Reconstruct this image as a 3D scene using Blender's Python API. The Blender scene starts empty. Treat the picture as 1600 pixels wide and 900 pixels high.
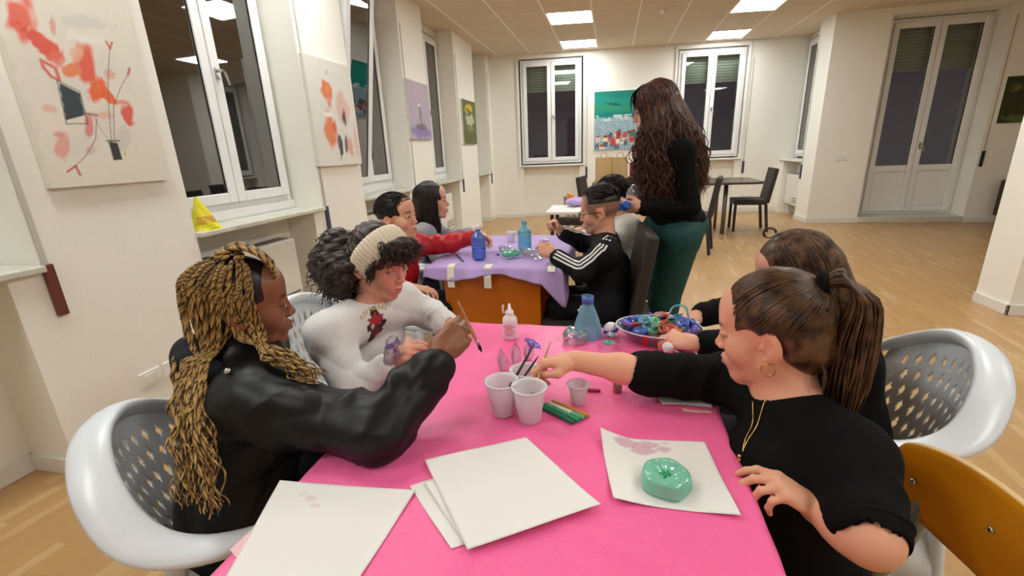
import bpy, bmesh, math, random
import numpy as np
from mathutils import Vector, Matrix, Euler
random.seed(7); rng = np.random.default_rng(7)
R = math.radians
scn = bpy.context.scene
COL = scn.collection
# ---------------------------------------------------------------- camera, world, exposure
cam_d = bpy.data.cameras.new('camera'); cam_d.sensor_width = 36; cam_d.lens = 705/1600*36; cam_d.clip_start = .02
cam = bpy.data.objects.new('camera', cam_d); COL.objects.link(cam)
cam.matrix_world = Matrix.Translation((0, 0, 1.29)) @ (Matrix.Rotation(R(12.7), 4, 'Z') @ Matrix.Rotation(R(90-16.9), 4, 'X') @ Matrix.Rotation(R(-2.4), 4, 'Z'))
scn.camera = cam
w = bpy.data.worlds.new('night'); scn.world = w; w.use_nodes = True
w.node_tree.nodes['Background'].inputs[0].default_value = (.030, .026, .036, 1)
w.node_tree.nodes['Background'].inputs[1].default_value = 1
scn.view_settings.view_transform = 'Standard'; scn.view_settings.look = 'None'
scn.view_settings.exposure = EXPO = 0.0; scn.view_settings.gamma = 1; scn.view_settings.use_curve_mapping = False
LAMP = 22.5     # strength of the ceiling light panels
CEIL = 2.963
# ---------------------------------------------------------------- materials
def s2l(c):
    return tuple(((v/255)/12.92 if v/255 <= .04045 else ((v/255+.055)/1.055)**2.4) for v in c)
def mat(name, rgb, rough=.6, metal=0, spec=.5, noise=0, nscale=8, bump=0, bscale=60, trans=0, ior=1.45, coat=0, sss=0, alpha=1, sheen=0, vcol=False, detail=4, stretch=None):
    m = bpy.data.materials.new(name); m.use_nodes = True; nt = m.node_tree; b = nt.nodes['Principled BSDF']
    c = (*s2l(rgb), 1)
    b.inputs['Base Color'].default_value = c; b.inputs['Roughness'].default_value = rough; b.inputs['Metallic'].default_value = metal
    b.inputs['Specular IOR Level'].default_value = spec; b.inputs['IOR'].default_value = ior
    b.inputs['Transmission Weight'].default_value = trans; b.inputs['Coat Weight'].default_value = coat
    b.inputs['Alpha'].default_value = alpha
    if sss: b.inputs['Subsurface Weight'].default_value = sss; b.inputs['Subsurface Radius'].default_value = (.02, .008, .004); b.inputs['Subsurface Scale'].default_value = .4
    if sheen: b.inputs['Sheen Weight'].default_value = sheen
    src = None
    tc = nt.nodes.new('ShaderNodeTexCoord'); co = tc.outputs['Object']
    if stretch:
        mp = nt.nodes.new('ShaderNodeMapping'); mp.inputs['Scale'].default_value = stretch; nt.links.new(co, mp.inputs[0]); co = mp.outputs[0]
    if vcol:
        a = nt.nodes.new('ShaderNodeVertexColor'); a.layer_name = 'Col'; src = a.outputs[0]
    if noise:
        n = nt.nodes.new('ShaderNodeTexNoise'); n.inputs['Scale'].default_value = nscale; n.inputs['Detail'].default_value = detail; nt.links.new(co, n.inputs[0])
        mx = nt.nodes.new('ShaderNodeMix'); mx.data_type = 'RGBA'; mx.blend_type = 'MULTIPLY'; mx.inputs[0].default_value = 1
        r = nt.nodes.new('ShaderNodeMapRange'); r.inputs[3].default_value = 1-noise; r.inputs[4].default_value = 1+noise; nt.links.new(n.outputs[0], r.inputs[0])
        cb = nt.nodes.new('ShaderNodeCombineColor')
        for i in range(3): nt.links.new(r.outputs[0], cb.inputs[i])
        if src: nt.links.new(src, mx.inputs[6])
        else: mx.inputs[6].default_value = c
        nt.links.new(cb.outputs[0], mx.inputs[7]); src = mx.outputs[2]
    if src: nt.links.new(src, b.inputs['Base Color'])
    if bump:
        n = nt.nodes.new('ShaderNodeTexNoise'); n.inputs['Scale'].default_value = bscale; n.inputs['Detail'].default_value = 3; nt.links.new(co, n.inputs[0])
        bp = nt.nodes.new('ShaderNodeBump'); bp.inputs['Strength'].default_value = bump; bp.inputs['Distance'].default_value = .01; nt.links.new(n.outputs[0], bp.inputs['Height']); nt.links.new(bp.outputs[0], b.inputs['Normal'])
    return m
def emis(name, rgb, st):
    m = bpy.data.materials.new(name); m.use_nodes = True; nt = m.node_tree
    nt.nodes.remove(nt.nodes['Principled BSDF']); e = nt.nodes.new('ShaderNodeEmission'); e.inputs[0].default_value = (*s2l(rgb), 1); e.inputs[1].default_value = st
    nt.links.new(e.outputs[0], nt.nodes['Material Output'].inputs[0]); return m
def glassy(name, tint=(1, 1, 1), ior=1.6, rough=.02, base=.0, body=0, bodycol=(1, 1, 1)):
    """thin clear sheet: see-through, tinted, with mirror reflections that grow at grazing angles"""
    m = bpy.data.materials.new(name); m.use_nodes = True; nt = m.node_tree; nt.nodes.remove(nt.nodes['Principled BSDF'])
    t = nt.nodes.new('ShaderNodeBsdfTransparent'); t.inputs[0].default_value = (*tint, 1)
    g = nt.nodes.new('ShaderNodeBsdfGlossy'); g.inputs['Roughness'].default_value = rough
    f = nt.nodes.new('ShaderNodeFresnel'); f.inputs[0].default_value = ior
    mx = nt.nodes.new('ShaderNodeMixShader'); nt.links.new(t.outputs[0], mx.inputs[1]); nt.links.new(g.outputs[0], mx.inputs[2])
    if base:
        a = nt.nodes.new('ShaderNodeMath'); a.operation = 'ADD'; a.use_clamp = True; a.inputs[1].default_value = base; nt.links.new(f.outputs[0], a.inputs[0]); nt.links.new(a.outputs[0], mx.inputs[0])
    else: nt.links.new(f.outputs[0], mx.inputs[0])
    out = mx.outputs[0]
    if body:
        d = nt.nodes.new('ShaderNodeBsdfDiffuse'); d.inputs[0].default_value = (*bodycol, 1)
        m2 = nt.nodes.new('ShaderNodeMixShader'); m2.inputs[0].default_value = body; nt.links.new(out, m2.inputs[1]); nt.links.new(d.outputs[0], m2.inputs[2]); out = m2.outputs[0]
    nt.links.new(out, nt.nodes['Material Output'].inputs[0]); return m
M = {}
M['wall'] = mat('wall_paint', (243, 240, 230), .75, spec=.25, noise=.015, nscale=3, bump=.08, bscale=90)
M['trimw'] = mat('white_trim', (232, 228, 220), .45)
M['pvc'] = mat('white_pvc', (236, 236, 234), .3)
M['marble'] = mat('sill_marble', (205, 205, 190), .25, noise=.25, nscale=9)
M['shutter'] = mat('roller_shutter', (176, 186, 165), .6)
M['glass'] = glassy('window_glass', (.86, .88, .88), 1.6, base=.20)
M['glassfar'] = glassy('far_window_glass', (.90, .92, .92), 1.5, base=.01)
M['radiator'] = mat('radiator_white', (230, 228, 220), .4)
M['dark'] = mat('dark_plastic', (45, 42, 44), .5)
M['strapblue'] = mat('strap_winder', (62, 66, 92), .4)
M['chromeish'] = mat('steel', (190, 190, 190), .25, metal=1)
M['black'] = mat('black_gap', (14, 12, 12), .8)
M['redbrown'] = mat('brown_plastic', (110, 58, 50), .35)
M['lamp'] = emis('lamp_diffuser', (247, 252, 252), LAMP)
M['paint'] = mat('artist_paint', (255, 255, 255), .7, vcol=True, bump=.08, bscale=120)
M['canvas'] = mat('canvas_edge', (225, 220, 205), .8)
M['mono'] = mat('white_chair_plastic', (226, 232, 236), .28, spec=.5)
M['rattan'] = mat('dark_brown_weave', (52, 44, 40), .6, noise=.35, nscale=160)
M['darkwood'] = mat('dark_table', (70, 58, 52), .25)
M['steelgrey'] = mat('grey_metal_leg', (120, 116, 116), .35, metal=.6)
M['ply'] = mat('plywood_seat', (232, 150, 16), .32, noise=.12, nscale=5, stretch=(1, 1, .15))
M['plyedge'] = mat('plywood_edge', (222, 190, 130), .5)
M['chairgrey'] = mat('grey_green_metal', (140, 148, 140), .4)
# ---------------------------------------------------------------- mesh helpers
def link(name, me, m=None, parent=None, smooth=False):
    o = bpy.data.objects.new(name, me); COL.objects.link(o)
    if m is not None:
        for mm in (m if isinstance(m, (list, tuple)) else [m]): me.materials.append(mm)
    if parent is not None: o.parent = parent
    if smooth: me.polygons.foreach_set('use_smooth', [True]*len(me.polygons))
    return o
def obj(name, bm, m=None, parent=None, smooth=False, bevel=0, sub=0):
    me = bpy.data.meshes.new(name); bmesh.ops.recalc_face_normals(bm, faces=bm.faces[:]); bm.to_mesh(me); bm.free()
    o = link(name, me, m, parent, smooth)
    if bevel:
        b = o.modifiers.new('bevel', 'BEVEL'); b.width = bevel; b.segments = 2; b.limit_method = 'ANGLE'; b.angle_limit = R(40)
    if sub:
        s = o.modifiers.new('sub', 'SUBSURF'); s.levels = sub; s.render_levels = sub
    return o
def tag(o, label=None, cat=None, group=None, kind=None):
    if label: o['label'] = label
    if cat: o['category'] = cat
    if group: o['group'] = group
    if kind: o['kind'] = kind
    return o
def thing(name, label, cat, loc=(0, 0, 0), rz=0, group=None, kind=None):
    o = bpy.data.objects.new(name, None); COL.objects.link(o); o.location = loc; o.rotation_euler = (0, 0, rz); o.empty_display_size = .05
    return tag(o, label, cat, group, kind)
def copy_tree(o, parent=None):
    c = o.copy(); COL.objects.link(c)
    if parent is not None: c.parent = parent; c.matrix_parent_inverse = o.matrix_parent_inverse
    for ch in [x for x in bpy.data.objects if x.parent == o]: copy_tree(ch, c)
    return c
def B(): return bmesh.new()
def box(bm, x0, x1, y0, y1, z0, z1, mt=None, mi=0):
    vs = [bm.verts.new((x, y, z)) for x in (x0, x1) for y in (y0, y1) for z in (z0, z1)]
    if mt is not None:
        for v in vs: v.co = mt @ v.co
    for f in ((0, 1, 3, 2), (4, 6, 7, 5), (0, 4, 5, 1), (2, 3, 7, 6), (0, 2, 6, 4), (1, 5, 7, 3)):
        fc = bm.faces.new([vs[i] for i in f]); fc.material_index = mi
    return vs
def frames(pts):
    pts = [Vector(p) for p in pts]; n = len(pts); T = []
    for i in range(n):
        t = pts[min(i+1, n-1)]-pts[max(i-1, 0)]; T.append(t.normalized() if t.length > 1e-9 else Vector((0, 0, 1)))
    up = Vector((0, 0, 1)) if abs(T[0].z) < .9 else Vector((1, 0, 0))
    u = T[0].cross(up).normalized(); out = []
    for i in range(n):
        u = (u-T[i]*u.dot(T[i])).normalized(); out.append((pts[i], T[i], u, T[i].cross(u)))
    return out
def tube(bm, pts, r, seg=8, closed=False, flat=1.0, cap=True):
    fr = frames(pts); rs = r if isinstance(r, (list, tuple, np.ndarray)) else [r]*len(fr); rings = []
    for (p, t, u, v), q in zip(fr, rs):
        rings.append([bm.verts.new(p+u*(q*math.cos(a))+v*(q*flat*math.sin(a))) for a in [2*math.pi*k/seg for k in range(seg)]])
    n = len(rings)
    for i in range(n if closed else n-1):
        a, b = rings[i], rings[(i+1) % n]
        for k in range(seg): bm.faces.new((a[k], a[(k+1) % seg], b[(k+1) % seg], b[k]))
    if cap and not closed: bm.faces.new(rings[0]); bm.faces.new(rings[-1][::-1])
def lathe(bm, prof, seg=32, mt=None, cx=0, cy=0):
    rings = []
    for r, z in prof:
        ring = []
        for k in range(seg):
            a = 2*math.pi*k/seg; p = Vector((cx+r*math.cos(a), cy+r*math.sin(a), z)); ring.append(bm.verts.new(mt @ p if mt is not None else p))
        rings.append(ring)
    for a, b in zip(rings, rings[1:]):
        for k in range(seg): bm.faces.new((a[k], a[(k+1) % seg], b[(k+1) % seg], b[k]))
    return rings
def grid(bm, P):
    """P[i][j] points -> quads"""
    V = [[bm.verts.new(p) for p in row] for row in P]
    for i in range(len(V)-1):
        for j in range(len(V[0])-1): bm.faces.new((V[i][j], V[i+1][j], V[i+1][j+1], V[i][j+1]))
    return V
def prism(bm, poly, z0, z1, mt=None):
    a = [bm.verts.new((x, y, z0)) for x, y in poly]; b = [bm.verts.new((x, y, z1)) for x, y in poly]; n = len(poly)
    if mt is not None:
        for v in a+b: v.co = mt @ v.co
    bm.faces.new(a[::-1]); bm.faces.new(b)
    for k in range(n): bm.faces.new((a[k], a[(k+1) % n], b[(k+1) % n], b[k]))
def bez(pts, n=24):
    """Catmull-Rom through points"""
    P = [Vector(p) for p in pts]; P = [P[0]*2-P[1]]+P+[P[-1]*2-P[-2]]; out = []
    m = len(P)-3
    for i in range(n+1):
        s = min(i/n*m, m-1e-6); k = int(s); t = s-k; a, b, c, d = P[k:k+4]
        out.append(.5*((2*b)+(c-a)*t+(2*a-5*b+4*c-d)*t*t+(3*b-a-3*c+d)*t**3))
    return out
def mesh_np(name, V, Fq, m=None, parent=None, smooth=True, col=None):
    me = bpy.data.meshes.new(name); V = np.asarray(V, np.float32); Fq = np.asarray(Fq, np.int32)
    me.vertices.add(len(V)); me.vertices.foreach_set('co', V.ravel()); k = Fq.shape[1]
    me.loops.add(Fq.size); me.loops.foreach_set('vertex_index', Fq.ravel()); me.polygons.add(len(Fq)); me.polygons.foreach_set('loop_start', np.arange(len(Fq), dtype=np.int32)*k)
    me.update(calc_edges=True); me.validate()
    if col is not None:
        ca = me.color_attributes.new('Col', 'FLOAT_COLOR', 'POINT'); c = np.ones((len(V), 4), np.float32); c[:, :3] = col; ca.data.foreach_set('color', c.ravel())
    return link(name, me, m, parent, smooth)
def lin(c):
    c = np.asarray(c, float)/255; return np.where(c <= .04045, c/12.92, ((c+.055)/1.055)**2.4)
# ================================================================ THE ROOM
AZ = math.atan2(.57, 5.38); FP = Vector((-2.28, 8.88, 0))
def struct(name, bm, m, parent=None, **k):
    o = obj(name, bm, m, parent, **k)
    if parent is None: o['kind'] = 'structure'
    return o
# floor: narrow oak strips
fm = bpy.data.materials.new('parquet'); fm.use_nodes = True; nt = fm.node_tree; pb = nt.nodes['Principled BSDF']
tc = nt.nodes.new('ShaderNodeTexCoord'); mp = nt.nodes.new('ShaderNodeMapping'); mp.inputs['Rotation'].default_value = (0, 0, R(90+6)); nt.links.new(tc.outputs['Object'], mp.inputs[0])
br = nt.nodes.new('ShaderNodeTexBrick'); br.offset = .37; br.inputs['Scale'].default_value = 1; br.inputs['Brick Width'].default_value = .30; br.inputs['Row Height'].default_value = .042
br.inputs['Mortar Size'].default_value = .0006; br.inputs['Mortar Smooth'].default_value = .3
br.inputs['Color1'].default_value = (0, 0, 0, 1); br.inputs['Color2'].default_value = (1, 1, 1, 1); br.inputs['Mortar'].default_value = (.2, .2, .2, 1); br.inputs['Bias'].default_value = 0
nt.links.new(mp.outputs[0], br.inputs[0])
cr = nt.nodes.new('ShaderNodeValToRGB'); e = cr.color_ramp.elements
e[0].position = 0; e[0].color = (*s2l((164, 124, 76)), 1); e[1].position = 1; e[1].color = (*s2l((208, 180, 138)), 1)
k = e.new(.35); k.color = (*s2l((182, 144, 96)), 1); k = e.new(.7); k.color = (*s2l((186, 146, 94)), 1)
gm = nt.nodes.new('ShaderNodeMapping'); gm.inputs['Scale'].default_value = (1.5, 30, 1); nt.links.new(mp.outputs[0], gm.inputs[0])
gn = nt.nodes.new('ShaderNodeTexNoise'); gn.inputs['Scale'].default_value = 6; gn.inputs['Detail'].default_value = 6; nt.links.new(gm.outputs[0], gn.inputs[0])
ad = nt.nodes.new('ShaderNodeMath'); ad.operation = 'MULTIPLY_ADD'; ad.inputs[1].default_value = .5; nt.links.new(gn.outputs[0], ad.inputs[0])
sb = nt.nodes.new('ShaderNodeMath'); sb.operation = 'MULTIPLY'; sb.inputs[1].default_value = .62; nt.links.new(br.outputs[0], sb.inputs[0]); nt.links.new(sb.outputs[0], ad.inputs[2])
nt.links.new(ad.outputs[0], cr.inputs[0]); nt.links.new(cr.outputs[0], pb.inputs['Base Color'])
pb.inputs['Roughness'].default_value = .34; pb.inputs['Specular IOR Level'].default_value = .5
bp = nt.nodes.new('ShaderNodeBump'); bp.inputs['Strength'].default_value = .15; bp.inputs['Distance'].default_value = .003; nt.links.new(gn.outputs[0], bp.inputs['Height']); nt.links.new(bp.outputs[0], pb.inputs['Normal'])
b = B(); prism(b, [(-2.9, -3.6), (8.2, -3.6), (8.2, 8.45), (3.42, 8.45), (3.42, 9.75), (-2.9, 9.1)], -.1, 0); struct('floor', b, fm)
# ceiling: 60 cm tiles in a thin grid
cm = bpy.data.materials.new('ceiling_tiles'); cm.use_nodes = True; nt = cm.node_tree; pb = nt.nodes['Principled BSDF']
SH = .125
tc = nt.nodes.new('ShaderNodeTexCoord'); sp = nt.nodes.new('ShaderNodeSeparateXYZ'); nt.links.new(tc.outputs['Object'], sp.inputs[0])
def mth(op, a, b=None, c=None):
    n = nt.nodes.new('ShaderNodeMath'); n.operation = op
    for i, q in enumerate((a, b, c)):
        if q is None: continue
        if isinstance(q, (int, float)): n.inputs[i].default_value = q
        else: nt.links.new(q, n.inputs[i])
    return n.outputs[0]
vv = mth('SUBTRACT', sp.outputs[1], mth('MULTIPLY', sp.outputs[0], SH))
def line(c, off, half): return mth('LESS_THAN', mth('ABSOLUTE', mth('SUBTRACT', mth('MODULO', mth('ADD', c, 60-off), .6), 0.3)), half)
# distance from a tile joint: joints sit where the modulo is 0 -> shift by .3
l1 = line(sp.outputs[0], -.294-.3, .010); l2 = line(vv, 6.62-.3, .006)
mx = nt.nodes.new('ShaderNodeMix'); mx.data_type = 'RGBA'; nt.links.new(mth('MULTIPLY', mth('MAXIMUM', l1, mth('MULTIPLY', l2, .45)), 1.0), mx.inputs[0])
mx.inputs[6].default_value = (*s2l((222, 206, 184)), 1); mx.inputs[7].default_value = (*s2l((255, 252, 244)), 1)
nt.links.new(mx.outputs[2], pb.inputs['Base Color']); pb.inputs['Roughness'].default_value = .8; pb.inputs['Specular IOR Level'].default_value = .2
nz = nt.nodes.new('ShaderNodeTexNoise'); nz.inputs['Scale'].default_value = 120; nt.links.new(tc.outputs['Object'], nz.inputs[0]); bp = nt.nodes.new('ShaderNodeBump'); bp.inputs['Strength'].default_value = .12; bp.inputs['Distance'].default_value = .01
nt.links.new(nz.outputs[0], bp.inputs['Height']); nt.links.new(bp.outputs[0], pb.inputs['Normal'])
b = B(); box(b, -2.9, 8.2, -3.6, 10.2, CEIL, CEIL+.1); struct('ceiling', b, cm)
# left wall: piers and window bays
M['lampglow'] = emis('street_glow', (220, 230, 255), 6)
XW = -2.27; XB = -2.52
PIERS = [(-3.6, -2.1), (-.72, .17), (1.345, 2.08), (3.26, 3.93), (5.05, 5.74), (6.86, 7.82), (8.63, 8.98)]
BAYS = [(-2.1, -.72), (.17, 1.345), (2.08, 3.26), (3.93, 5.05), (5.74, 6.86), (7.82, 8.63)]
b = B()
for y0, y1 in PIERS: box(b, -2.75, XW, y0, y1, 0, CEIL)
for y0, y1 in BAYS:
    box(b, -2.75, XB, y0, y1, 0, .90); box(b, XB, XW, y1-.12, y1, 0, .895); box(b, -2.75, XB, y0, y1, 2.87, CEIL)
    box(b, -2.75, -2.58, y0, y0+.05, .9, 2.9); box(b, -2.75, -2.58, y1-.05, y1, .9, 2.9)
struct('wall_left', b, M['wall'])
def bbox_strip(b, x0, x1, y0, y1, out):   # skirting along a pier front
    box(b, x0, x1, y0, y1, 0, .075); box(b, x0, x1, y0, y1, .075, .083)
b = B()
for y0, y1 in PIERS: box(b, XW, XW+.014, y0-.0, y1, 0, .08)
for y0, y1 in BAYS:
    box(b, XB, XB+.014, y0, y1-.12, 0, .08); box(b, XB, XW+.014, y1-.134, y1-.12, 0, .08); box(b, XB, XW+.014, y0, y0+.014, 0, .08); box(b, XW, XW+.014, y1-.12, y1, 0, .08)
struct('baseboard_left', b, M['trimw'], bevel=.003)
# far wall (slightly skew to the left wall)
FM = Matrix.Translation(FP) @ Matrix.Rotation(AZ, 4, 'Z')     # local: x along wall, y into the wall
WIN = [(.555, 1.745), (3.40, 4.60)]
b = B(); z0w, z1w = 1.02, 2.88
xs = [-.1, .555, 1.745, 3.40, 4.60, 5.62]
for i in range(5):
    if i in (1, 3):
        box(b, xs[i], xs[i+1], 0, .3, z1w, CEIL, FM); box(b, xs[i], xs[i+1], .14, .3, 0, .97, FM); box(b, xs[i], xs[i]+.05, 0, .3, 0, .97, FM)
        box(b, xs[i+1]-.07, xs[i+1], 0, .3, 0, .97, FM)
    else: box(b, xs[i], xs[i+1], 0, .3, 0, CEIL, FM)
struct('wall_back', b, M['wall'])
b = B()
for a0, a1, dy in ((0, .605, 0), (.605, 1.675, .14), (1.675, 3.45, 0), (3.45, 4.53, .14), (4.53, 5.37, 0)): box(b, a0, a1, dy-.014, dy, 0, .08, FM)
struct('baseboard_back', b, M['trimw'], bevel=.003)
# right side wall with its window bay, pier, balcony door wall
b = B()
box(b, 3.27, 3.6, 8.50, 9.6, 0, .92); box(b, 3.27, 3.6, 8.5, 9.6, 2.90, CEIL); box(b, 3.04, 3.75, 8.0, 8.5, 0, CEIL); box(b, 3.40, 3.75, 8.5, 9.7, 0, .92); box(b, 3.40, 3.75, 8.5, 9.7, 2.9, CEIL)
box(b, 3.03, 3.27, 9.29, 9.55, 0, .92)
box(b, 3.75, 3.85, 8.3, 8.6, 0, CEIL); box(b, 5.125, 5.14, 8.3, 8.6, 0, CEIL); box(b, 3.75, 5.14, 8.0, 8.6, 2.87, CEIL); box(b, 5.14, 8.2, 8.0, 8.6, 0, CEIL)
struct('wall_right', b, M['wall'])
b = B(); box(b, 3.026, 3.04, 7.986, 8.5, 0, .08); box(b, 3.04, 3.75, 7.986, 8.0, 0, .08); box(b, 5.14, 8.2, 7.986, 8.0, 0, .08); box(b, 3.256, 3.27, 8.5, 9.29, 0, .08)
struct('baseboard_right', b, M['trimw'], bevel=.003)
b = B(); box(b, 3.752, 5.138, 7.985, 8.42, 0, .088); struct('trim_1', b, M['marble'], bevel=.006)
# free-standing wall end at the right, walls behind the camera
b = B(); box(b, 2.84, 3.7, 3.77, 4.09, 0, CEIL); struct('wall_end', b, M['wall'])
b = B(); box(b, 2.825, 3.7, 3.755, 3.77, 0, .08); box(b, 2.825, 2.84, 3.755, 4.09, 0, .08); struct('baseboard_end', b, M['trimw'], bevel=.003)
b = B(); box(b, 8.0, 8.2, -3.6, 8.2, 0, CEIL); struct('wall_side', b, M['wall'])
b = B(); box(b, -2.9, 8.2, -3.8, -3.6, 0, CEIL); struct('wall_front', b, M['wall'])
# vertical paint rails beside each left bay (thin white cable covers)
# ---- windows
def strip_frame(b, x0, x1, z0, z1, t, y0, y1, mt=None):
    box(b, x0, x0+t, y0, y1, z0, z1, mt); box(b, x1-t, x1, y0, y1, z0, z1, mt); box(b, x0+t, x1-t, y0, y1, z0, z0+t, mt); box(b, x0+t, x1-t, y0, y1, z1-t, z1, mt)
def window(n, mt, W, H, shut=.33, tilt=None, handle=True, handed=1, gl='glass'):
    """local frame: x along, y outward, z up; origin at lower-left of the frame"""
    root = bpy.data.objects.new('window_%d' % n, None); COL.objects.link(root); root['kind'] = 'structure'; root.matrix_world = mt
    b = B(); strip_frame(b, 0, W, 0, H, .045, 0, .07); obj('window_frame', b, M['pvc'], root, bevel=.005)
    hw = (W-.09)/2
    for k in (0, 1):
        x0 = .045+k*hw; x1 = x0+hw
        b = B(); strip_frame(b, .004, hw-.004, 0, H-.09, .068, -.028, .05)
        s = obj('sash', b, M['pvc'], root, bevel=.006); s.location = (x0, 0, .045)
        b = B(); strip_frame(b, .066, hw-.066, .066, H-.156, .006, -.018, -.006); obj('gasket', b, M['black'], s)
        b = B(); box(b, .066, hw-.066, -.013, -.009, .066, H-.156); obj('glass_pane', b, M[gl], s)
        if tilt == k: s.rotation_euler = (R(9), 0, 0)
        if handle and k == handed:
            hx = .035 if k == 1 else hw-.035
            b = B(); box(b, hx-.013, hx+.013, -.04, -.028, H*.44-.05, H*.44+.02); tube(b, [(hx, -.04, H*.44), (hx, -.075, H*.44)], .009, 8)
            tube(b, bez([(hx, -.072, H*.44), (hx+.02, -.076, H*.44-.015), (hx+.045, -.07, H*.44-.08)], 8), .0085, 8, flat=.7); obj('handle', b, M['chromeish'], s, smooth=False)
    if shut:
        b = B(); sh = shut; z = H+.06
        while z > H-sh:
            box(b, .01, W-.01, .13, .142, z-.044, z-.002); z -= .046
        obj('roller_shutter', b, M['shutter'], root, bevel=.004)
    return root
def wm_left(y0, z0): # frame on the left wall, local x runs along -> +y world, outward = -x
    return Matrix(((0, -1, 0, -2.515), (1, 0, 0, y0), (0, 0, 1, z0), (0, 0, 0, 1)))
for n, (y0, y1) in enumerate(BAYS):
    r = window(n+1, wm_left(y0+.03, .985), y1-y0-.06, 1.87, .0 if n == 2 else .12, tilt=(0 if n == 3 else None))
    b = B(); box(b, XB-.01, XW+.035, y0+.001, y1-.001, .893, .922)
    s = obj('window_sill', b, M['marble'], r, bevel=.006); s.matrix_parent_inverse = r.matrix_world.inverted()
    b = B(); box(b, -2.55, -2.505, y0+.001, y1-.001, .922, .988)
    s = obj('window_sill_profile', b, M['pvc'], r, bevel=.006); s.matrix_parent_inverse = r.matrix_world.inverted()
nw = len(BAYS)+1
for a0, a1 in WIN:
    r = window(nw, FM @ Matrix.Translation((a0+.03, .05, 1.03)), a1-a0-.06, 1.83, .50, gl='glassfar'); nw += 1
    b = B(); box(b, a0-.03, a1+.03, -.045, .12, .975, 1.005, FM); s = obj('window_sill', b, M['trimw'], r, bevel=.005); s.matrix_parent_inverse = r.matrix_world.inverted()
    b = B(); box(b, a0-.045, a0-.005, -.025, 0, .80, 2.93, FM); box(b, a1-.005, a1+.03, -.02, 0, 1.0, 2.93, FM); s = obj('window_casing', b, M['trimw'], r, bevel=.004); s.matrix_parent_inverse = r.matrix_world.inverted()
r = window(nw, Matrix(((0, 1, 0, 3.25), (-1, 0, 0, 9.42), (0, 0, 1, .99), (0, 0, 0, 1))), .91, 1.89, .25)
b = B(); box(b, 3.0, 3.36, 8.501, 9.44, .925, .955); s = obj('window_sill', b, M['trimw'], r, bevel=.005); s.matrix_parent_inverse = r.matrix_world.inverted()
# balcony door
dr = bpy.data.objects.new('door_1', None); COL.objects.link(dr); dr['kind'] = 'structure'; dr.location = (3.86, 8.28, .09)
DW, DH = 1.26, 2.77
b = B(); strip_frame(b, 0, DW, 0, DH, .05, 0, .08); obj('door_frame', b, M['pvc'], dr, bevel=.005)
for k in (0, 1):
    hw = (DW-.1)/2; x0 = .05+k*hw
    b = B(); box(b, 0.003, .075, -.03, .05, 0, DH-.1); box(b, hw-.075, hw-.003, -.03, .05, 0, DH-.1)
    box(b, .075, hw-.075, -.03, .05, 0, .085); box(b, .075, hw-.075, -.03, .05, DH-.18, DH-.1); box(b, .075, hw-.075, -.03, .05, .61, .70)
    s = obj('door_leaf', b, M['pvc'], dr, bevel=.006); s.location = (x0, 0, .05)
    b = B(); box(b, .075, hw-.075, -.012, .03, .085, .61); strip_frame(b, .09, hw-.09, .1, .595, .012, -.018, -.012); obj('door_panel', b, M['pvc'], s, bevel=.003)
    b = B(); strip_frame(b, .073, hw-.073, .698, DH-.178, .006, -.020, -.008); obj('gasket', b, M['black'], s)
    b = B(); box(b, .074, hw-.074, -.015, -.011, .699, DH-.179); obj('glass_pane', b, M['glassfar'], s)
    if k == 1:
        b = B(); box(b, .02, .05, -.04, -.03, .93, 1.03); tube(b, bez([(.035, -.045, 1.0), (.035, -.08, 1.0), (.06, -.085, .96), (.075, -.08, .90)], 8), .009, 8); obj('door_handle', b, M['chromeish'], s)
b = B(); z = DH+.05
while z > DH-.66: box(b, .01, DW-.01, .125, .135, z-.044, z-.002); z -= .046
obj('roller_shutter', b, M['shutter'], dr, bevel=.004)
# a red door on the wall behind the camera (seen mirrored in the far window)
b = B(); box(b, .66, 1.56, -3.6, -3.56, 0, 2.6); rd = struct('door_2', b, mat('red_door', (150, 28, 30), .5), bevel=.005)
b = B(); strip_frame(b, .59, 1.63, 0, 2.67, .06, -3.6, -3.54); obj('door_frame', b, M['trimw'], rd)
# the dark street outside, with distant street lamps
b = B(); box(b, -12, 26, 11.5, 40, -4.2, -4.0); struct('ground', b, mat('asphalt_night', (30, 30, 34), .8))
for x, y, z, r_, l in [(-3.2, 17, .55, .035, 'small street lamp glowing in the night through the left far window'), (6.9, 19, .7, .07, 'brightest street lamp low in the night through the right far window'), (13.6, 18, .2, .16, 'large white street lamp glowing through the balcony door')]:
    t = thing('street_lamp', l, 'street lamp', (x, y, -4))
    b = B(); tube(b, [(0, 0, 0), (0, 0, 4+z-r_)], [.08, .04], 8); obj('lamp_post', b, M['dark'], t)
    b = B(); bmesh.ops.create_icosphere(b, subdivisions=2, radius=r_, matrix=Matrix.Translation((0, 0, 4+z))); obj('lamp_head', b, M['lampglow'], t)
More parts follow.
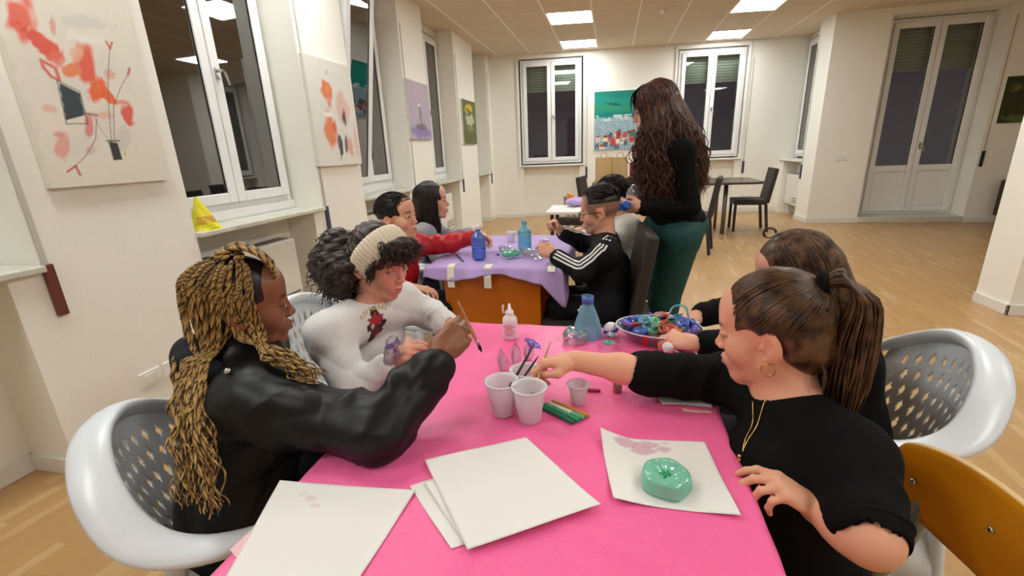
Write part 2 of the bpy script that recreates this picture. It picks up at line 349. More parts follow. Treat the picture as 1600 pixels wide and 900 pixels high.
# ---- ceiling light panels
lp = None; labels = {}
def light_panel(x0, v0):
    t = thing('ceiling_light', None, 'ceiling light', (0, 0, 0))
    def P(x, v, z): return (x, v+SH*x, z)
    def q(b, a0, a1, c0, c1, z0, z1):
        vs = [b.verts.new(P(x, v, z)) for x in (a0, a1) for v in (c0, c1) for z in (z0, z1)]
        for f in ((0, 1, 3, 2), (4, 6, 7, 5), (0, 4, 5, 1), (2, 3, 7, 6), (0, 2, 6, 4), (1, 5, 7, 3)): b.faces.new([vs[i] for i in f])
    b = B(); e_ = .012; A, Z = CEIL-.008, CEIL
    q(b, x0, x0+.59, v0, v0+e_, A, Z); q(b, x0, x0+.59, v0+.59-e_, v0+.59, A, Z); q(b, x0, x0+e_, v0, v0+.59, A, Z); q(b, x0+.59-e_, x0+.59, v0, v0+.59, A, Z)
    obj('light_frame', b, M['pvc'], t)
    b = B(); q(b, x0+e_, x0+.59-e_, v0+e_, v0+.59-e_, CEIL-.005, CEIL-.001); obj('light_diffuser', b, M['lamp'], t)
    return t
LX = [-.885, 1.505, 4.5]; LV = [8.28, 6.63, 4.83, 3.03, 1.23, -.57, -2.4]
names = {(0, 0): 'square ceiling light panel nearest the left far window', (0, 1): 'square ceiling light panel in the left column, second from the far wall', (1, 0): 'square ceiling light panel nearest the right far window', (1, 1): 'square ceiling light panel cut by the top edge of the picture'}
for i, x in enumerate(LX):
    for j, v in enumerate(LV):
        if (i >= 2 and j not in (4, 6)) or (i == 0 and j > 5): continue
        t = light_panel(-2.09 if (i == 0 and j > 2) else x, v); t['label'] = names.get((i, j), 'square ceiling light panel above or behind the camera, out of view'); t['group'] = 'square ceiling light panels'  # unseen near left-column panels, position invented to stay out of far-window reflections
b = B(); lathe(b, [(0, CEIL), (.045, CEIL), (.045, CEIL-.02), (.03, CEIL-.04), (0, CEIL-.04)], 16, cx=.6, cy=6.95); tag(obj('smoke_detector', b, M['pvc'], smooth=False), 'small white round smoke detector on the tiled ceiling', 'smoke detector')
# ---- strap winders of the shutters
def winder(name_label, mt, m, bm_):
    t = thing('strap_winder', name_label, 'shutter strap'); t.matrix_world = mt
    b = B(); box(b, -.02, .02, 0, .018, 0, .22); obj('winder_box', b, m, t, bevel=.004)
    b = B(); box(b, -.009, .009, .004, .008, .2, 1.95); obj('strap', b, bm_, t)
    return t
ML = lambda y, z: Matrix(((0, 1, 0, XW), (1, 0, 0, y), (0, 0, 1, z), (0, 0, 0, 1)))
M['strap'] = mat('strap_cloth', (196, 190, 178), .8)
for y, z, l, m in ((1.360, .70, 'brown box and pale strap beside the near left recess, left of the large red painting', M['redbrown']), (3.30, .70, 'dark blue box and strap right of the big left window, above the curly-haired child', M['strapblue']), (5.10, .70, 'dark narrow box and strap right of the tilted window', M['strapblue']), (6.91, .70, 'dark narrow box and strap left of the green and yellow painting', M['strapblue']), (8.68, .70, 'dark narrow box and strap at the far left corner', M['strapblue'])):
    t = winder(l, ML(y, z), m, M['strap'])
for u, l in ((1.81, 'dark box and strap between the left far window and the sea painting'), (4.68, 'dark box and strap right of the right far window')):
    winder(l, FM @ Matrix(((1, 0, 0, u), (0, -1, 0, 0), (0, 0, 1, .72), (0, 0, 0, 1))), M['strapblue'], M['strap'])
winder('dark box and strap on the wall right of the balcony door', Matrix(((1, 0, 0, 5.19), (0, -1, 0, 8.0), (0, 0, 1, .80), (0, 0, 0, 1))), M['dark'], M['strap'])
winder('dark narrow box and strap beside the right side radiator', Matrix(((0, -1, 0, 3.04), (-1, 0, 0, 8.46), (0, 0, 1, .66), (0, 0, 0, 1))), M['strapblue'], M['strap'])
# ---- radiators (fan-coil casings) in the niches
def radiator(label, mt, W, H=.5, z0=.2):
    t = thing('radiator', label, 'radiator', group='white radiator casings in the window niches'); t.matrix_world = mt
    b = B(); box(b, 0, W, 0, .13, z0, z0+H); obj('casing', b, M['radiator'], t, bevel=.012)
    b = B()
    for k in range(3): box(b, W-.30, W-.04, -.004, .002, z0+.05+k*.035, z0+.062+k*.035)
    obj('slots', b, M['steelgrey'], t)
    b = B(); box(b, .03, W-.03, .03, .12, z0+H, z0+H+.004); obj('top_grille', b, M['steelgrey'], t)
    for a in (.05, W-.1):
        b = B(); box(b, a, a+.05, .04, .10, 0, z0+.02); obj('foot', b, M['radiator'], t)
    return t
for y0, y1, l in ((.17, 1.345, 'white radiator casing in the nearest left niche'), (2.08, 3.26, 'white radiator casing under the big left window behind the girl with braids'), (3.93, 5.05, 'white radiator casing under the tilted window'), (5.74, 6.86, 'white radiator casing behind the long-haired girl in grey'), (7.82, 8.63, 'white radiator casing in the furthest left niche')):
    if y0 < .2 or y0 > 7: continue
    radiator(l, Matrix(((0, -1, 0, -2.34), (1, 0, 0, y0+.12), (0, 0, 1, 0), (0, 0, 0, 1))), y1-y0-.42, .53, .2)
radiator('white radiator casing under the narrow side window left of the balcony door', Matrix(((0, 1, 0, 3.10), (-1, 0, 0, 9.24), (0, 0, 1, 0), (0, 0, 0, 1))), .66, .52, .18)
# ---- sockets and switches
def plate(name, label, mt, w, h, kind):
    t = thing(name, label, kind); t.matrix_world = mt
    b = B(); box(b, -w/2, w/2, 0, .009, -h/2, h/2); obj('plate', b, M['pvc'], t, bevel=.003)
    b = B()
    if kind == 'socket':
        lathe(b, [(0, 0), (.017, 0), (.019, .003), (.021, .003)], 20, Matrix.Rotation(R(-90), 4, 'X') @ Matrix.Translation((0, 0, .009)))
        for d in (-.009, 0, .009): box(b, d-.002, d+.002, .0095, .0125, -.002, .002)
        obj('insert', b, M['trimw'], t)
    else:
        box(b, -w*.3, w*.3, .009, .012, -h*.3, h*.3); obj('insert', b, M['trimw'], t, bevel=.002)
plate('blank_plate', 'square white wall plate left of the socket behind the left white chair', ML(1.625, .262), .11, .078, 'switch')
plate('wall_socket', 'white wall socket just right of the blank plate, behind the girl with braids', ML(1.755, .262), .11, .078, 'socket')
for u, l in ((4.73, 'left'), (4.86, 'right')): plate('wall_socket', '%s of the two small sockets low on the far wall behind the dining table' % l, FM @ Matrix(((1, 0, 0, u), (0, -1, 0, 0), (0, 0, 1, .29), (0, 0, 0, 1))), .11, .078, 'socket')
plate('light_switch', 'long white switch plate on the wall left of the balcony door', Matrix(((1, 0, 0, 3.40), (0, -1, 0, 8.0), (0, 0, 1, .985), (0, 0, 0, 1))), .19, .07, 'switch')
# ================================================================ FURNITURE
M['pink'] = mat('pink_plastic_cloth', (250, 110, 166), .38, spec=.45, noise=.03, nscale=5)
M['lilac'] = mat('lilac_cloth', (186, 160, 214), .6, noise=.05, nscale=12)
M['tape'] = mat('paper_tape', (236, 232, 210), .6)
M['tapeclear'] = mat('clear_tape', (240, 190, 200), .25)
M['panelwood'] = mat('orange_brown_laminate', (206, 110, 14), .35, noise=.10, nscale=4, stretch=(1, 1, .12))
M['leather'] = mat('brown_leather', (62, 38, 32), .4, bump=.15, bscale=50)
def soft(x): return .5-.5*math.cos(math.pi*min(1, max(0, x)))
# ---- white resin armchair with diamond-pierced back (local: faces +X)
RIM = [(.235, .255, .64), (.16, .262, .655), (.03, .27, .66), (-.11, .272, .672), (-.20, .245, .71), (-.262, .17, .775), (-.293, .08, .822), (-.30, 0, .835)]
RIM = RIM+[(x, -y, z) for x, y, z in RIM[-2::-1]]
def make_resin():
    t = thing('resin_armchair', None, 'chair')
    # rim = armrests + top rail, a broad rolled band
    cl = bez(RIM, 90); b = B(); rings = []
    for i, p in enumerate(cl):
        tg = (cl[min(i+1, 90)]-cl[max(i-1, 0)]).normalized(); out = tg.cross(Vector((0, 0, 1))); out = -out if out.dot(Vector((p.x, p.y, 0))) < 0 else out; out.normalize()
        back = soft((-.02-p.x)/.2); wd = .026+.012*back; til = R(18)*back
        e1 = (out*math.cos(til)+Vector((0, 0, 1))*-math.sin(til)); e2 = tg.cross(e1); e2 = -e2 if e2.z < 0 else e2
        ring = []
        for k in range(12):
            a = 2*math.pi*k/12; ring.append(b.verts.new(p+e1*wd*math.cos(a)+e2*(.013*math.sin(a) if math.sin(a) > 0 else .022*math.sin(a))))
        rings.append(ring)
    for r0, r1 in zip(rings, rings[1:]):
        for k in range(12): b.faces.new((r0[k], r0[(k+1) % 12], r1[(k+1) % 12], r1[k]))
    b.faces.new(rings[0]); b.faces.new(rings[-1][::-1])
    obj('armrest_rim', b, M['mono'], t, smooth=True)
    # back shell
    nu, nv = 150, 64
    top = bez(RIM, 200); i0, i1 = 62, 138
    top = [top[i0]+(top[i1]-top[i0])*0 if 0 else top[int(round(i0+(i1-i0)*u/nu))] for u in range(nu+1)]
    cl2 = bez(RIM, 400); top = [cl2[int(round(2*i0+(2*i1-2*i0)*u/nu))] for u in range(nu+1)]
    P = []
    for u in range(nu+1):
        s = u/nu*2-1; bt = Vector((-.185+.05*s*s, .17*-s if top[0].y < 0 else .17*-s, .425)); bt.y = top[u].y*.78; bt.x = -.20+.10*s*s
        row = []
        for v in range(nv+1):
            q = v/nv; p = top[u].lerp(bt, q); bulge = math.sin(math.pi*q)*.018; p = p+Vector((-bulge*(1-s*s), 0, 0)); row.append(p-Vector((0, 0, .008*(1-q))))
        P.append(row)
    b = B(); V = grid(b, P); b.faces.ensure_lookup_table()
    kill = []
    for f in b.faces:
        pass
    idx = 0
    for u in range(nu):
        for v in range(nv):
            s = (u+.5)/nu; q = (v+.5)/nv
            r = (q-.12)/.135; k = int(r); fr = r-k
            if 0 <= k < 5 and q > .12:
                col = s*14+(.5 if k % 2 else 0); fc = col-math.floor(col)
                if abs(fc-.5)/.25+abs(fr-.5)/.43 < 1 and .08 < s < .92: kill.append(b.faces[idx])
            idx += 1
    bmesh.ops.delete(b, geom=kill, context='FACES')
    o = obj('backrest', b, M['mono'], t, smooth=True); sd = o.modifiers.new('t', 'SOLIDIFY'); sd.thickness = .006; sd.offset = 0
    # seat
    P = []
    for i in range(21):
        x = -.21+i*.45/20; row = []
        for j in range(21):
            y = (j/20*2-1); w_ = .215+.03*soft(i/20); z = .425+.02*abs(y)**3+.012*(i/20)-.02*(1-y*y)*math.sin(math.pi*i/20)-(.03*((i-17)/3)**2 if i > 17 else 0)
            row.append(Vector((x, y*w_, z)))
        P.append(row)
    b = B(); grid(b, P); o = obj('seat', b, M['mono'], t, smooth=True); sd = o.modifiers.new('t', 'SOLIDIFY'); sd.thickness = .012
    for sx, sy in ((1, 1), (1, -1), (-1, 1), (-1, -1)):
        b = B()
        if sx > 0: pts = [(.225, .257*sy, .64), (.245, .258*sy, .5), (.25, .26*sy, .35), (.275, .27*sy, .0)]
        else: pts = [(-.15, .245*sy, .66), (-.19, .235*sy, .5), (-.22, .235*sy, .3), (-.29, .255*sy, .0)]
        tube(b, bez(pts, 14), [.03-.008*k/14 for k in range(15)], 8, flat=.65)
        obj('leg', b, M['mono'], t, smooth=True)
    # sides joining seat to legs
    for sy in (1, -1):
        b = B(); grid(b, [[Vector((-.2+.42*i/8, (.225+.02*i/8+.02*k)*sy, .43-.06*k+.0)) for k in range(3)] for i in range(9)]); o = obj('side_apron', b, M['mono'], t, smooth=True); sd = o.modifiers.new('t', 'SOLIDIFY'); sd.thickness = .008
    return t
rc = make_resin(); used = []
def place(proto, lst, x, y, rz, label, group, z=0, first=[None]):
    o = proto if proto not in lst else copy_tree(proto)
    lst.append(o); o.location = (x, y, z); o.rotation_euler = (0, 0, R(rz)); o['label'] = label; o['group'] = group; return o
GR = 'white plastic armchairs at the two craft tables'; rc.scale = (.97, .97, .96)
place(rc, used, -.76, .765, 36, 'white plastic armchair with pierced back holding the girl with long braids', GR)
place(rc, used, -.86, 1.33, -8, 'white plastic armchair under the curly-haired child in the white sweatshirt', GR)
place(rc, used, .585, 1.255, 172, 'white plastic armchair at the right, behind the girl with the ponytail', GR)
place(rc, used, -1.16, 2.20, 0, 'white plastic armchair holding the boy in red', GR)
place(rc, used, .10, 2.83, 180, 'white plastic armchair mostly hidden behind the standing woman, under the child in white', GR)
place(rc, used, -1.25, 2.80, 0, 'white plastic armchair holding the long-haired girl in grey', GR)
# ---- dark woven high-back dining chair (faces +X)
def make_woven():
    t = thing('dining_chair', None, 'chair')
    b = B(); box(b, -.20, .24, -.215, .215, .395, .47); obj('seat', b, M['rattan'], t, bevel=.014)
    b = B(); mt = Matrix.Translation((-.19, 0, .42)) @ Matrix.Rotation(R(-9), 4, 'Y'); box(b, -.035, .02, -.215, .215, 0, .49, mt); obj('backrest', b, M['rattan'], t, bevel=.014)
    for sx, sy in ((1, 1), (1, -1), (-1, 1), (-1, -1)):
        b = B(); x = .215 if sx > 0 else -.185; x2 = x+(.0 if sx > 0 else -.05)
        vs = box(b, -.018, .018, -.018, .018, 0, .40)
        for v in vs: v.co += Vector((x if v.co.z > .2 else x2, sy*.19, 0))
        obj('leg', b, M['dark'], t, bevel=.003)
    return t
wc = make_woven(); usedw = []; GW = 'dark brown woven dining chairs'
place(wc, usedw, -.095, 2.25, 183, 'dark woven chair with the boy in the black striped jacket on it', GW)
place(wc, usedw, 2.02, 7.42, 176, 'dark woven chair at the right end of the dining table by the far wall', GW)
place(wc, usedw, -.16, 6.6, -10, 'dark woven chair left of the paper bags at the far wall', GW)
place(wc, usedw, .98, 5.9, 165, 'dark woven chair standing just behind the standing woman', GW)
place(wc, usedw, .42, 6.55, 88, 'dark woven chair in front of the paper bags', GW)
# ---- plywood school chair in the right foreground (faces -X)
def make_school(full=True):
    t = thing('school_chair', None, 'chair')
    P = []
    for i in range(25):
        s = i/24*2-1; row = []
        for j in range(11):
            q = j/10*2-1
            hy = .195; rr = (1-abs(s)**3.2)**.5 if abs(s) < 1 else 0; z = .092*q*(.35+.65*rr)
            row.append(Vector((.05*s*s*-1+.02-.10*z, s*hy, .70+z)))
        P.append(row)
    b = B(); grid(b, P); o = obj('backrest', b, [M['ply'], M['plyedge']], t, smooth=True); sd = o.modifiers.new('t', 'SOLIDIFY'); sd.thickness = .011; sd.offset = 0; sd.material_offset_rim = 1
    P = [[Vector((x, y*(.19-.02*(x > .1)), .44-.02*(1-abs(y))**2+(-.02*((x+.17)/.05)**2 if x < -.17 else 0))) for y in [k/8*2-1 for k in range(17) if k <= 16][:17]] for x in [-.22+.40*i/12 for i in range(13)]]
    P = [[Vector((x, (k/8-1)*.19, .445-.015*(1-abs(k/8-1)))) for k in range(17)] for x in [-.40+.38*i/12 for i in range(13)]]
    b = B(); grid(b, P); o = obj('seat', b, [M['ply'], M['plyedge']], t, smooth=True); sd = o.modifiers.new('t', 'SOLIDIFY'); sd.thickness = .011; sd.material_offset_rim = 1
    for sy in (1, -1):
        b = B(); tube(b, bez([(.012, .15*sy, .74), (-.0, .15*sy, .60), (-.04, .155*sy, .48), (-.03, .16*sy, .40), (.06, .17*sy, .0)], 18), .0125, 8, flat=1.5); obj('leg', b, M['chairgrey'], t, smooth=True)
        b = B(); tube(b, bez([(-.05, .155*sy, .43), (-.25, .155*sy, .43), (-.36, .16*sy, .40), (-.40, .17*sy, .0)], 18), .0125, 8); obj('leg', b, M['chairgrey'], t, smooth=True)
        for z in ((.70,) if full else (.70,)):
            b = B(); bmesh.ops.create_icosphere(b, subdivisions=2, radius=.006, matrix=Matrix.Translation((-.022, .15*sy*1.0, z))); obj('rivet', b, M['chromeish'], t, smooth=True)
    b = B(); bmesh.ops.create_icosphere(b, subdivisions=2, radius=.006, matrix=Matrix.Translation((.012, .03, .712))); obj('rivet', b, M['chromeish'], t, smooth=True)
    return t
sc = make_school(); useds = []
place(sc, useds, .585, .675, 3, 'orange-brown plywood school chair in the right foreground behind the ponytail girl', 'plywood school chairs', z=-.02)
place(sc, useds, -.48, 5.38, 200, 'small plywood school chair behind the little white desk', 'plywood school chairs')
# ---- pink table
PT = thing('craft_table', 'long white-legged table hidden under the pink plastic cloth in the foreground', 'table', (0, 0, 0))
b = B(); box(b, -.505, .215, .20, 1.315, .722, .746); obj('tabletop', b, M['trimw'], PT, bevel=.004)
for x in (-.46, .17):
    for y in (.25, 1.26):
        b = B(); box(b, x-.02, x+.02, y-.02, y+.02, 0, .722); obj('leg', b, M['chromeish'], PT, bevel=.003)
def cloth(name, x0, x1, y0, y1, z, drop, m, seed, n=(70, 90), amp=.004, dropf=None, rip=.016, wr=.0012):
    """cloth lying on a rectangle and hanging over its edges in soft folds"""
    r = np.random.default_rng(seed); ph = r.uniform(0, 6.28, 12)
    nx, ny = n; m_ = 8; P = []
    def fold(s): return .5*math.sin(s*21+ph[0])+.3*math.sin(s*37+ph[1])+.2*math.sin(s*61+ph[2])
    xs = [-1-k for k in range(m_, 0, -1)]
    U = list(range(-m_, nx+m_+1)); W_ = list(range(-m_, ny+m_+1))
    for i in U:
        row = []
        for j in W_:
            ux = min(max(i, 0), nx)/nx; uy = min(max(j, 0), ny)/ny
            x = x0+(x1-x0)*ux; y = y0+(y1-y0)*uy
            ox = (-i if i < 0 else (i-nx if i > nx else 0))/m_; oy = (-j if j < 0 else (j-ny if j > ny else 0))/m_
            o = max(ox, oy); h = o*(dropf(ux, uy) if dropf else drop)
            dx = (-1 if i < 0 else (1 if i > nx else 0)); dy = (-1 if j < 0 else (1 if j > ny else 0)); L = max(1, math.hypot(dx, dy))
            s = y if dx and not dy else x; f = fold(s*1.0+dx*3+dy*7)
            off = (min(1, o*6))*.007+o*rip*(f+.9)*(.0 if dx and dy else 1)+(.02*o if dx and dy else 0)
            zz = z-h+(.006*(1-min(1, o*5)) if o > 0 else 0)*0
            zz += wr*(math.sin(x*31+2*math.sin(y*9+ph[3]))*math.sin(y*17+ph[4]+1.5*math.sin(x*13)))+wr*1.4*math.exp(-((x*.4+y-ph[5]/6.28*1.2)/.012)**2)
            if o > 0 and zz > z-.0005: pass
            row.append(Vector((x+dx/L*off, y+dy/L*off, zz)))
        P.append(row)
    b = B(); grid(b, P); o = obj(name, b, m, None, smooth=True); sd = o.modifiers.new('t', 'SOLIDIFY'); sd.thickness = .0015; sd.offset = 1; return o
pc = cloth('tablecloth', -.522, .228, .185, 1.332, .7505, .05, M['pink'], 3, n=(110, 150), wr=.0016, rip=.010, dropf=lambda u, v: .065 if v > .5 else .05)
tag(pc, 'bright pink plastic tablecloth spread over the foreground table', 'tablecloth')
# embossed honeycomb creases and fold ridges of the plastic sheet come from the material
nt = M['pink'].node_tree; pb = nt.nodes['Principled BSDF']; tc = nt.nodes.new('ShaderNodeTexCoord')
vo = nt.nodes.new('ShaderNodeTexVoronoi'); vo.feature = 'DISTANCE_TO_EDGE'; vo.inputs['Scale'].default_value = 36; nt.links.new(tc.outputs['Object'], vo.inputs['Vector'])
mr = nt.nodes.new('ShaderNodeMapRange'); mr.inputs[1].default_value = 0; mr.inputs[2].default_value = .06; nt.links.new(vo.outputs[0], mr.inputs[0])
wv = nt.nodes.new('ShaderNodeTexNoise'); wv.inputs['Scale'].default_value = 7; wv.inputs['Detail'].default_value = 2; wv.inputs['Distortion'].default_value = 1.5; nt.links.new(tc.outputs['Object'], wv.inputs[0])
a_ = nt.nodes.new('ShaderNodeMath'); a_.operation = 'MULTIPLY_ADD'; a_.inputs[1].default_value = .10; nt.links.new(mr.outputs[0], a_.inputs[0]); nt.links.new(wv.outputs[0], a_.inputs[2])
bp = nt.nodes.new('ShaderNodeBump'); bp.inputs['Strength'].default_value = .38; bp.inputs['Distance'].default_value = .007; nt.links.new(a_.outputs[0], bp.inputs['Height']); nt.links.new(bp.outputs[0], pb.inputs['Normal'])
b = B(); prism(b, [(-.529, .415), (-.50, .40), (-.485, .445), (-.525, .452)], .7525, .7535); tag(obj('tape_strip', b, M['tapeclear']), 'pale pink tape piece on the left edge of the pink cloth, near the corner', 'tape')
# ---- lilac table
LT = thing('desk', 'desk with orange-brown wooden end panel under the lilac cloth', 'table')
b = B(); box(b, -.88, -.24, 2.09, 2.90, .715, .745); obj('desktop', b, M['panelwood'], LT, bevel=.003)
b = B(); box(b, -.828, -.332, 2.10, 2.125, 0, .715); obj('end_panel', b, M['panelwood'], LT, bevel=.002)
b = B(); box(b, -.828, -.332, 2.86, 2.88, 0, .715); obj('end_panel', b, M['panelwood'], LT, bevel=.002)
b = B(); box(b, -.828, -.81, 2.125, 2.86, .3, .715); obj('back_panel', b, M['panelwood'], LT, bevel=.002)
lc = cloth('tablecloth', -.905, -.222, 2.075, 2.915, .749, .05, M['lilac'], 9, n=(60, 70), wr=.002, rip=.02, dropf=lambda u, v: .052+.13*max(0, (u-.86)/.14)*max(0, 1-v*8)+.02*math.sin(u*9))
tag(lc, 'lilac cloth over the desk in the middle of the room', 'tablecloth')
for k, (x, l) in enumerate(((-.775, 'left'), (-.585, 'middle'), (-.27, 'right'))):
    b = B(); pts = [(2.12, .7535), (2.082, .7535), (2.066, .748), (2.055, .70), (2.056, .645)]
    grid(b, [[Vector((x+s*.018, y+(.0), z)) for y, z in (pts if k < 2 else pts[:3]+[(2.055, .735)])] for s in (-1, 1)]); o = obj('tape_strip', b, M['tape']); sd = o.modifiers.new('t', 'SOLIDIFY'); sd.thickness = .0012
    tag(o, '%s strip of white paper tape holding the front of the lilac cloth' % l, 'tape', 'white tape strips on the lilac cloth')
# ---- background furniture
t = thing('small_desk', 'small white-topped school desk with dark frame in the middle distance', 'desk', (0, 0, 0))
b = B(); box(b, -.63, -.19, 4.42, 5.0, .675, .70); obj('desktop', b, M['trimw'], t, bevel=.004)
b = B(); box(b, -.58, -.24, 4.48, 4.94, .56, .58); obj('shelf', b, M['dark'], t)
for x in (-.57, -.25):
    for y in (4.48, 4.93):
        b = B(); box(b, x-.016, x+.016, y-.016, y+.016, 0, .675); obj('leg', b, M['dark'], t)
t = thing('dining_table', 'dark rounded dining table near the far wall, right of the standing woman', 'table')
b = B(); poly = []
for cx, cy, a0 in ((1.88, 7.62, 0), (1.15, 7.62, 90), (1.15, 6.95, 180), (1.88, 6.95, 270)):
    for k in range(7): a = R(a0+15*k); poly.append((cx+.17*math.cos(a), cy+.17*math.sin(a)))
prism(b, poly, .725, .755); obj('tabletop', b, M['darkwood'], t, bevel=.004)
for x, y in ((1.60, 7.06), (1.60, 7.58), (1.15, 7.06), (1.15, 7.58)):
    b = B(); tube(b, [(x, y, 0), (x, y, .725)], .03 if y < 7.3 else .022, 12); obj('leg', b, M['steelgrey'], t, smooth=True)
t = thing('side_table', 'dark side table by the far wall carrying the paper bags', 'table')
b = B(); box(b, -.30, .80, 7.35, 7.95, .72, .75); obj('tabletop', b, M['darkwood'], t, bevel=.004)
for x in (-.26, .76):
    for y in (7.4, 7.9):
        b = B(); box(b, x-.02, x+.02, y-.02, y+.02, 0, .72); obj('leg', b, M['dark'], t)
t = thing('leather_armchair', 'brown leather armchair at the right edge, under the green and yellow picture', 'armchair', (5.80, 7.45, 0), R(180))
b = B(); box(b, -.10, .36, -.30, .30, .24, .44); obj('seat', b, M['leather'], t, bevel=.03)
for sy in (-1, 1):
    b = B(); box(b, -.2, .40, sy*.30, sy*.42, .12, .62); obj('armrest', b, M['leather'], t, bevel=.02)
b = B(); box(b, -.34, -.10, -.42, .42, .14, .76, Matrix.Translation((0, 0, 0))); obj('backrest', b, M['leather'], t, bevel=.03)
for sx in (-.28, .34):
    for sy in (-.35, .35): b = B(); tube(b, [(sx, sy, .15), (sx, sy, 0)], [.02, .012], 8); obj('leg', b, M['dark'], t)
# paper bags
M['kraft'] = mat('kraft_paper', (196, 164, 112), .7, noise=.12, nscale=12, bump=.5, bscale=14)
M['redbag'] = mat('red_paper', (150, 40, 34), .6)
def bag(name, x, y, w_, d, h, m, label, rz=0, seed=0, handle=True):
    t = thing(name, label, 'bag', (x, y, .751), R(rz)); r = np.random.default_rng(seed)
    b = B(); P = []
    per = [(-w_/2, -d/2), (0, -d/2), (w_/2, -d/2), (w_/2, 0), (w_/2, d/2), (0, d/2), (-w_/2, d/2), (-w_/2, 0), (-w_/2, -d/2)]
    js = [(r.uniform(-.012, .012), r.uniform(-.012, .012)) for _ in range(8)]; js.append(js[0])
    for j in range(7):
        z = h*j/6; P.append([Vector((px*(1-.02*j/6)+js[k][0]*j/6*(2 if k in (1, 5) else 1), py*(1-.05*j/6)+js[k][1]*j/6, z+(r.uniform(-.006, .006) if j == 6 else 0))) for k, (px, py) in enumerate(per)])
    grid(b, P); bmesh.ops.remove_doubles(b, verts=b.verts[:], dist=1e-5); b.faces.new([v for v in b.verts if v.co.z < 1e-6][:8] if False else [b.verts.new((px, py, 0.001)) for px, py in per[:8]])
    o = obj('bag_body', b, m, t); sd = o.modifiers.new('t', 'SOLIDIFY'); sd.thickness = .002
    if handle:
        for s in (-1, 1):
            b = B(); tube(b, bez([(-w_*.2, s*d*.45, h-.03), (-w_*.17, s*d*.4, h+.05), (0, s*d*.35, h+.075), (w_*.17, s*d*.4, h+.05), (w_*.2, s*d*.45, h-.03)], 14), .004, 6); obj('handle', b, m, t, smooth=True)
    return t
bag('paper_bag', -.13, 7.62, .24, .16, .38, M['kraft'], 'crumpled brown paper bag, left of the two beside the sea painting', 8, 1)
bag('paper_bag', .125, 7.66, .25, .16, .37, M['kraft'], 'brown paper bag, right of the two beside the sea painting', -4, 2)
bag('gift_bag', .36, 7.68, .16, .10, .27, M['redbag'], 'small dark red paper bag right of the brown paper bags', 0, 3)
# lilac bundle on the small desk
b = B(); P = []
for i in range(21):
    P.append([Vector((-.36+.11*math.cos(a)*math.sin(R(9*i))*(1+.14*math.sin(5*a)), 4.86+.09*math.sin(a)*math.sin(R(9*i)), .745-.045*math.cos(R(9*i))*(1+.2*math.sin(3*a+1)))) for a in [R(15*k) for k in range(25)]])
grid(b, P); tag(obj('folded_cloth', b, M['lilac'], smooth=True), 'lilac cloth bundle lying on the small white desk', 'cloth')
# ================================================================ ORGANIC SHAPES: smooth unions of tapered capsules and ellipsoids, meshed
def V3(*a): return np.array(a if len(a) > 1 else a[0], float)
def unit(v): v = np.asarray(v, float); return v/(np.linalg.norm(v)+1e-12)
def cap(a, b, ra, rb=None, k=.01, op=0, w=0, wf=60, ph=0): return ('c', V3(a), V3(b), ra, ra if rb is None else rb, k, op, w, wf, ph)
def ell(c, r, Rm=None, k=.01, op=0): return ('e', V3(c), V3(r), np.eye(3) if Rm is None else np.asarray(Rm), k, op)
def prim_bb(p):
    if p[0] == 'c':
        m = max(p[3], p[4])+p[7]; return np.minimum(p[1]-m, p[2]-m), np.maximum(p[1]+m, p[2]+m)
    e = np.abs(p[3]) @ p[2]; return p[1]-e, p[1]+e
def prim_d(p, X):
    if p[0] == 'c':
        a, b, ra, rb, k, op, w, wf, ph = p[1:]
        ab = b-a; L2 = ab @ ab+1e-12; t = np.clip(((X-a) @ ab)/L2, 0, 1); q = X-a-t[:, None]*ab; d = np.sqrt((q*q).sum(1)); r = ra+(rb-ra)*t
        if w:
            L = math.sqrt(L2); z = np.cross(ab/L, (.3, .5, .81)); y = np.cross(ab/L, z); an = np.arctan2(q @ z, q @ y)
            s = np.sin(t*L*wf+ph+1.3*np.sin(an+ph)+.8*np.sin(2*an+2*ph)); r = r+w*(1-1.6*np.abs(s))*(.45+.55*np.sin(an*1.0+t*5+ph))
        return d-r
    c, r, Rm = p[1:4]; q = (X-c) @ Rm; k0 = np.sqrt(((q/r)**2).sum(1)); k1 = np.sqrt(((q/(r*r))**2).sum(1))+1e-9
    return k0*(k0-1)/k1
def sdf(prims, X, marg, disp=None):
    d = np.full(len(X), .06)
    for p in prims:
        k, op = (p[5], p[6]) if p[0] == 'c' else (p[4], p[5])
        lo, hi = prim_bb(p); m = marg+k; I = np.flatnonzero(((X > lo-m) & (X < hi+m)).all(1))
        if not len(I): continue
        e = prim_d(p, X[I]); g = d[I]
        if op == 0: h = np.clip(.5+.5*(g-e)/k, 0, 1); d[I] = g*(1-h)+e*h-k*h*(1-h)
        else: h = np.clip(.5-.5*(g+e)/k, 0, 1); d[I] = g*(1-h)-e*h+k*h*(1-h)
    if disp is not None: d = d+disp(X)
    return d
CORN = np.array([(i, j, k) for i in (0, 1) for j in (0, 1) for k in (0, 1)])
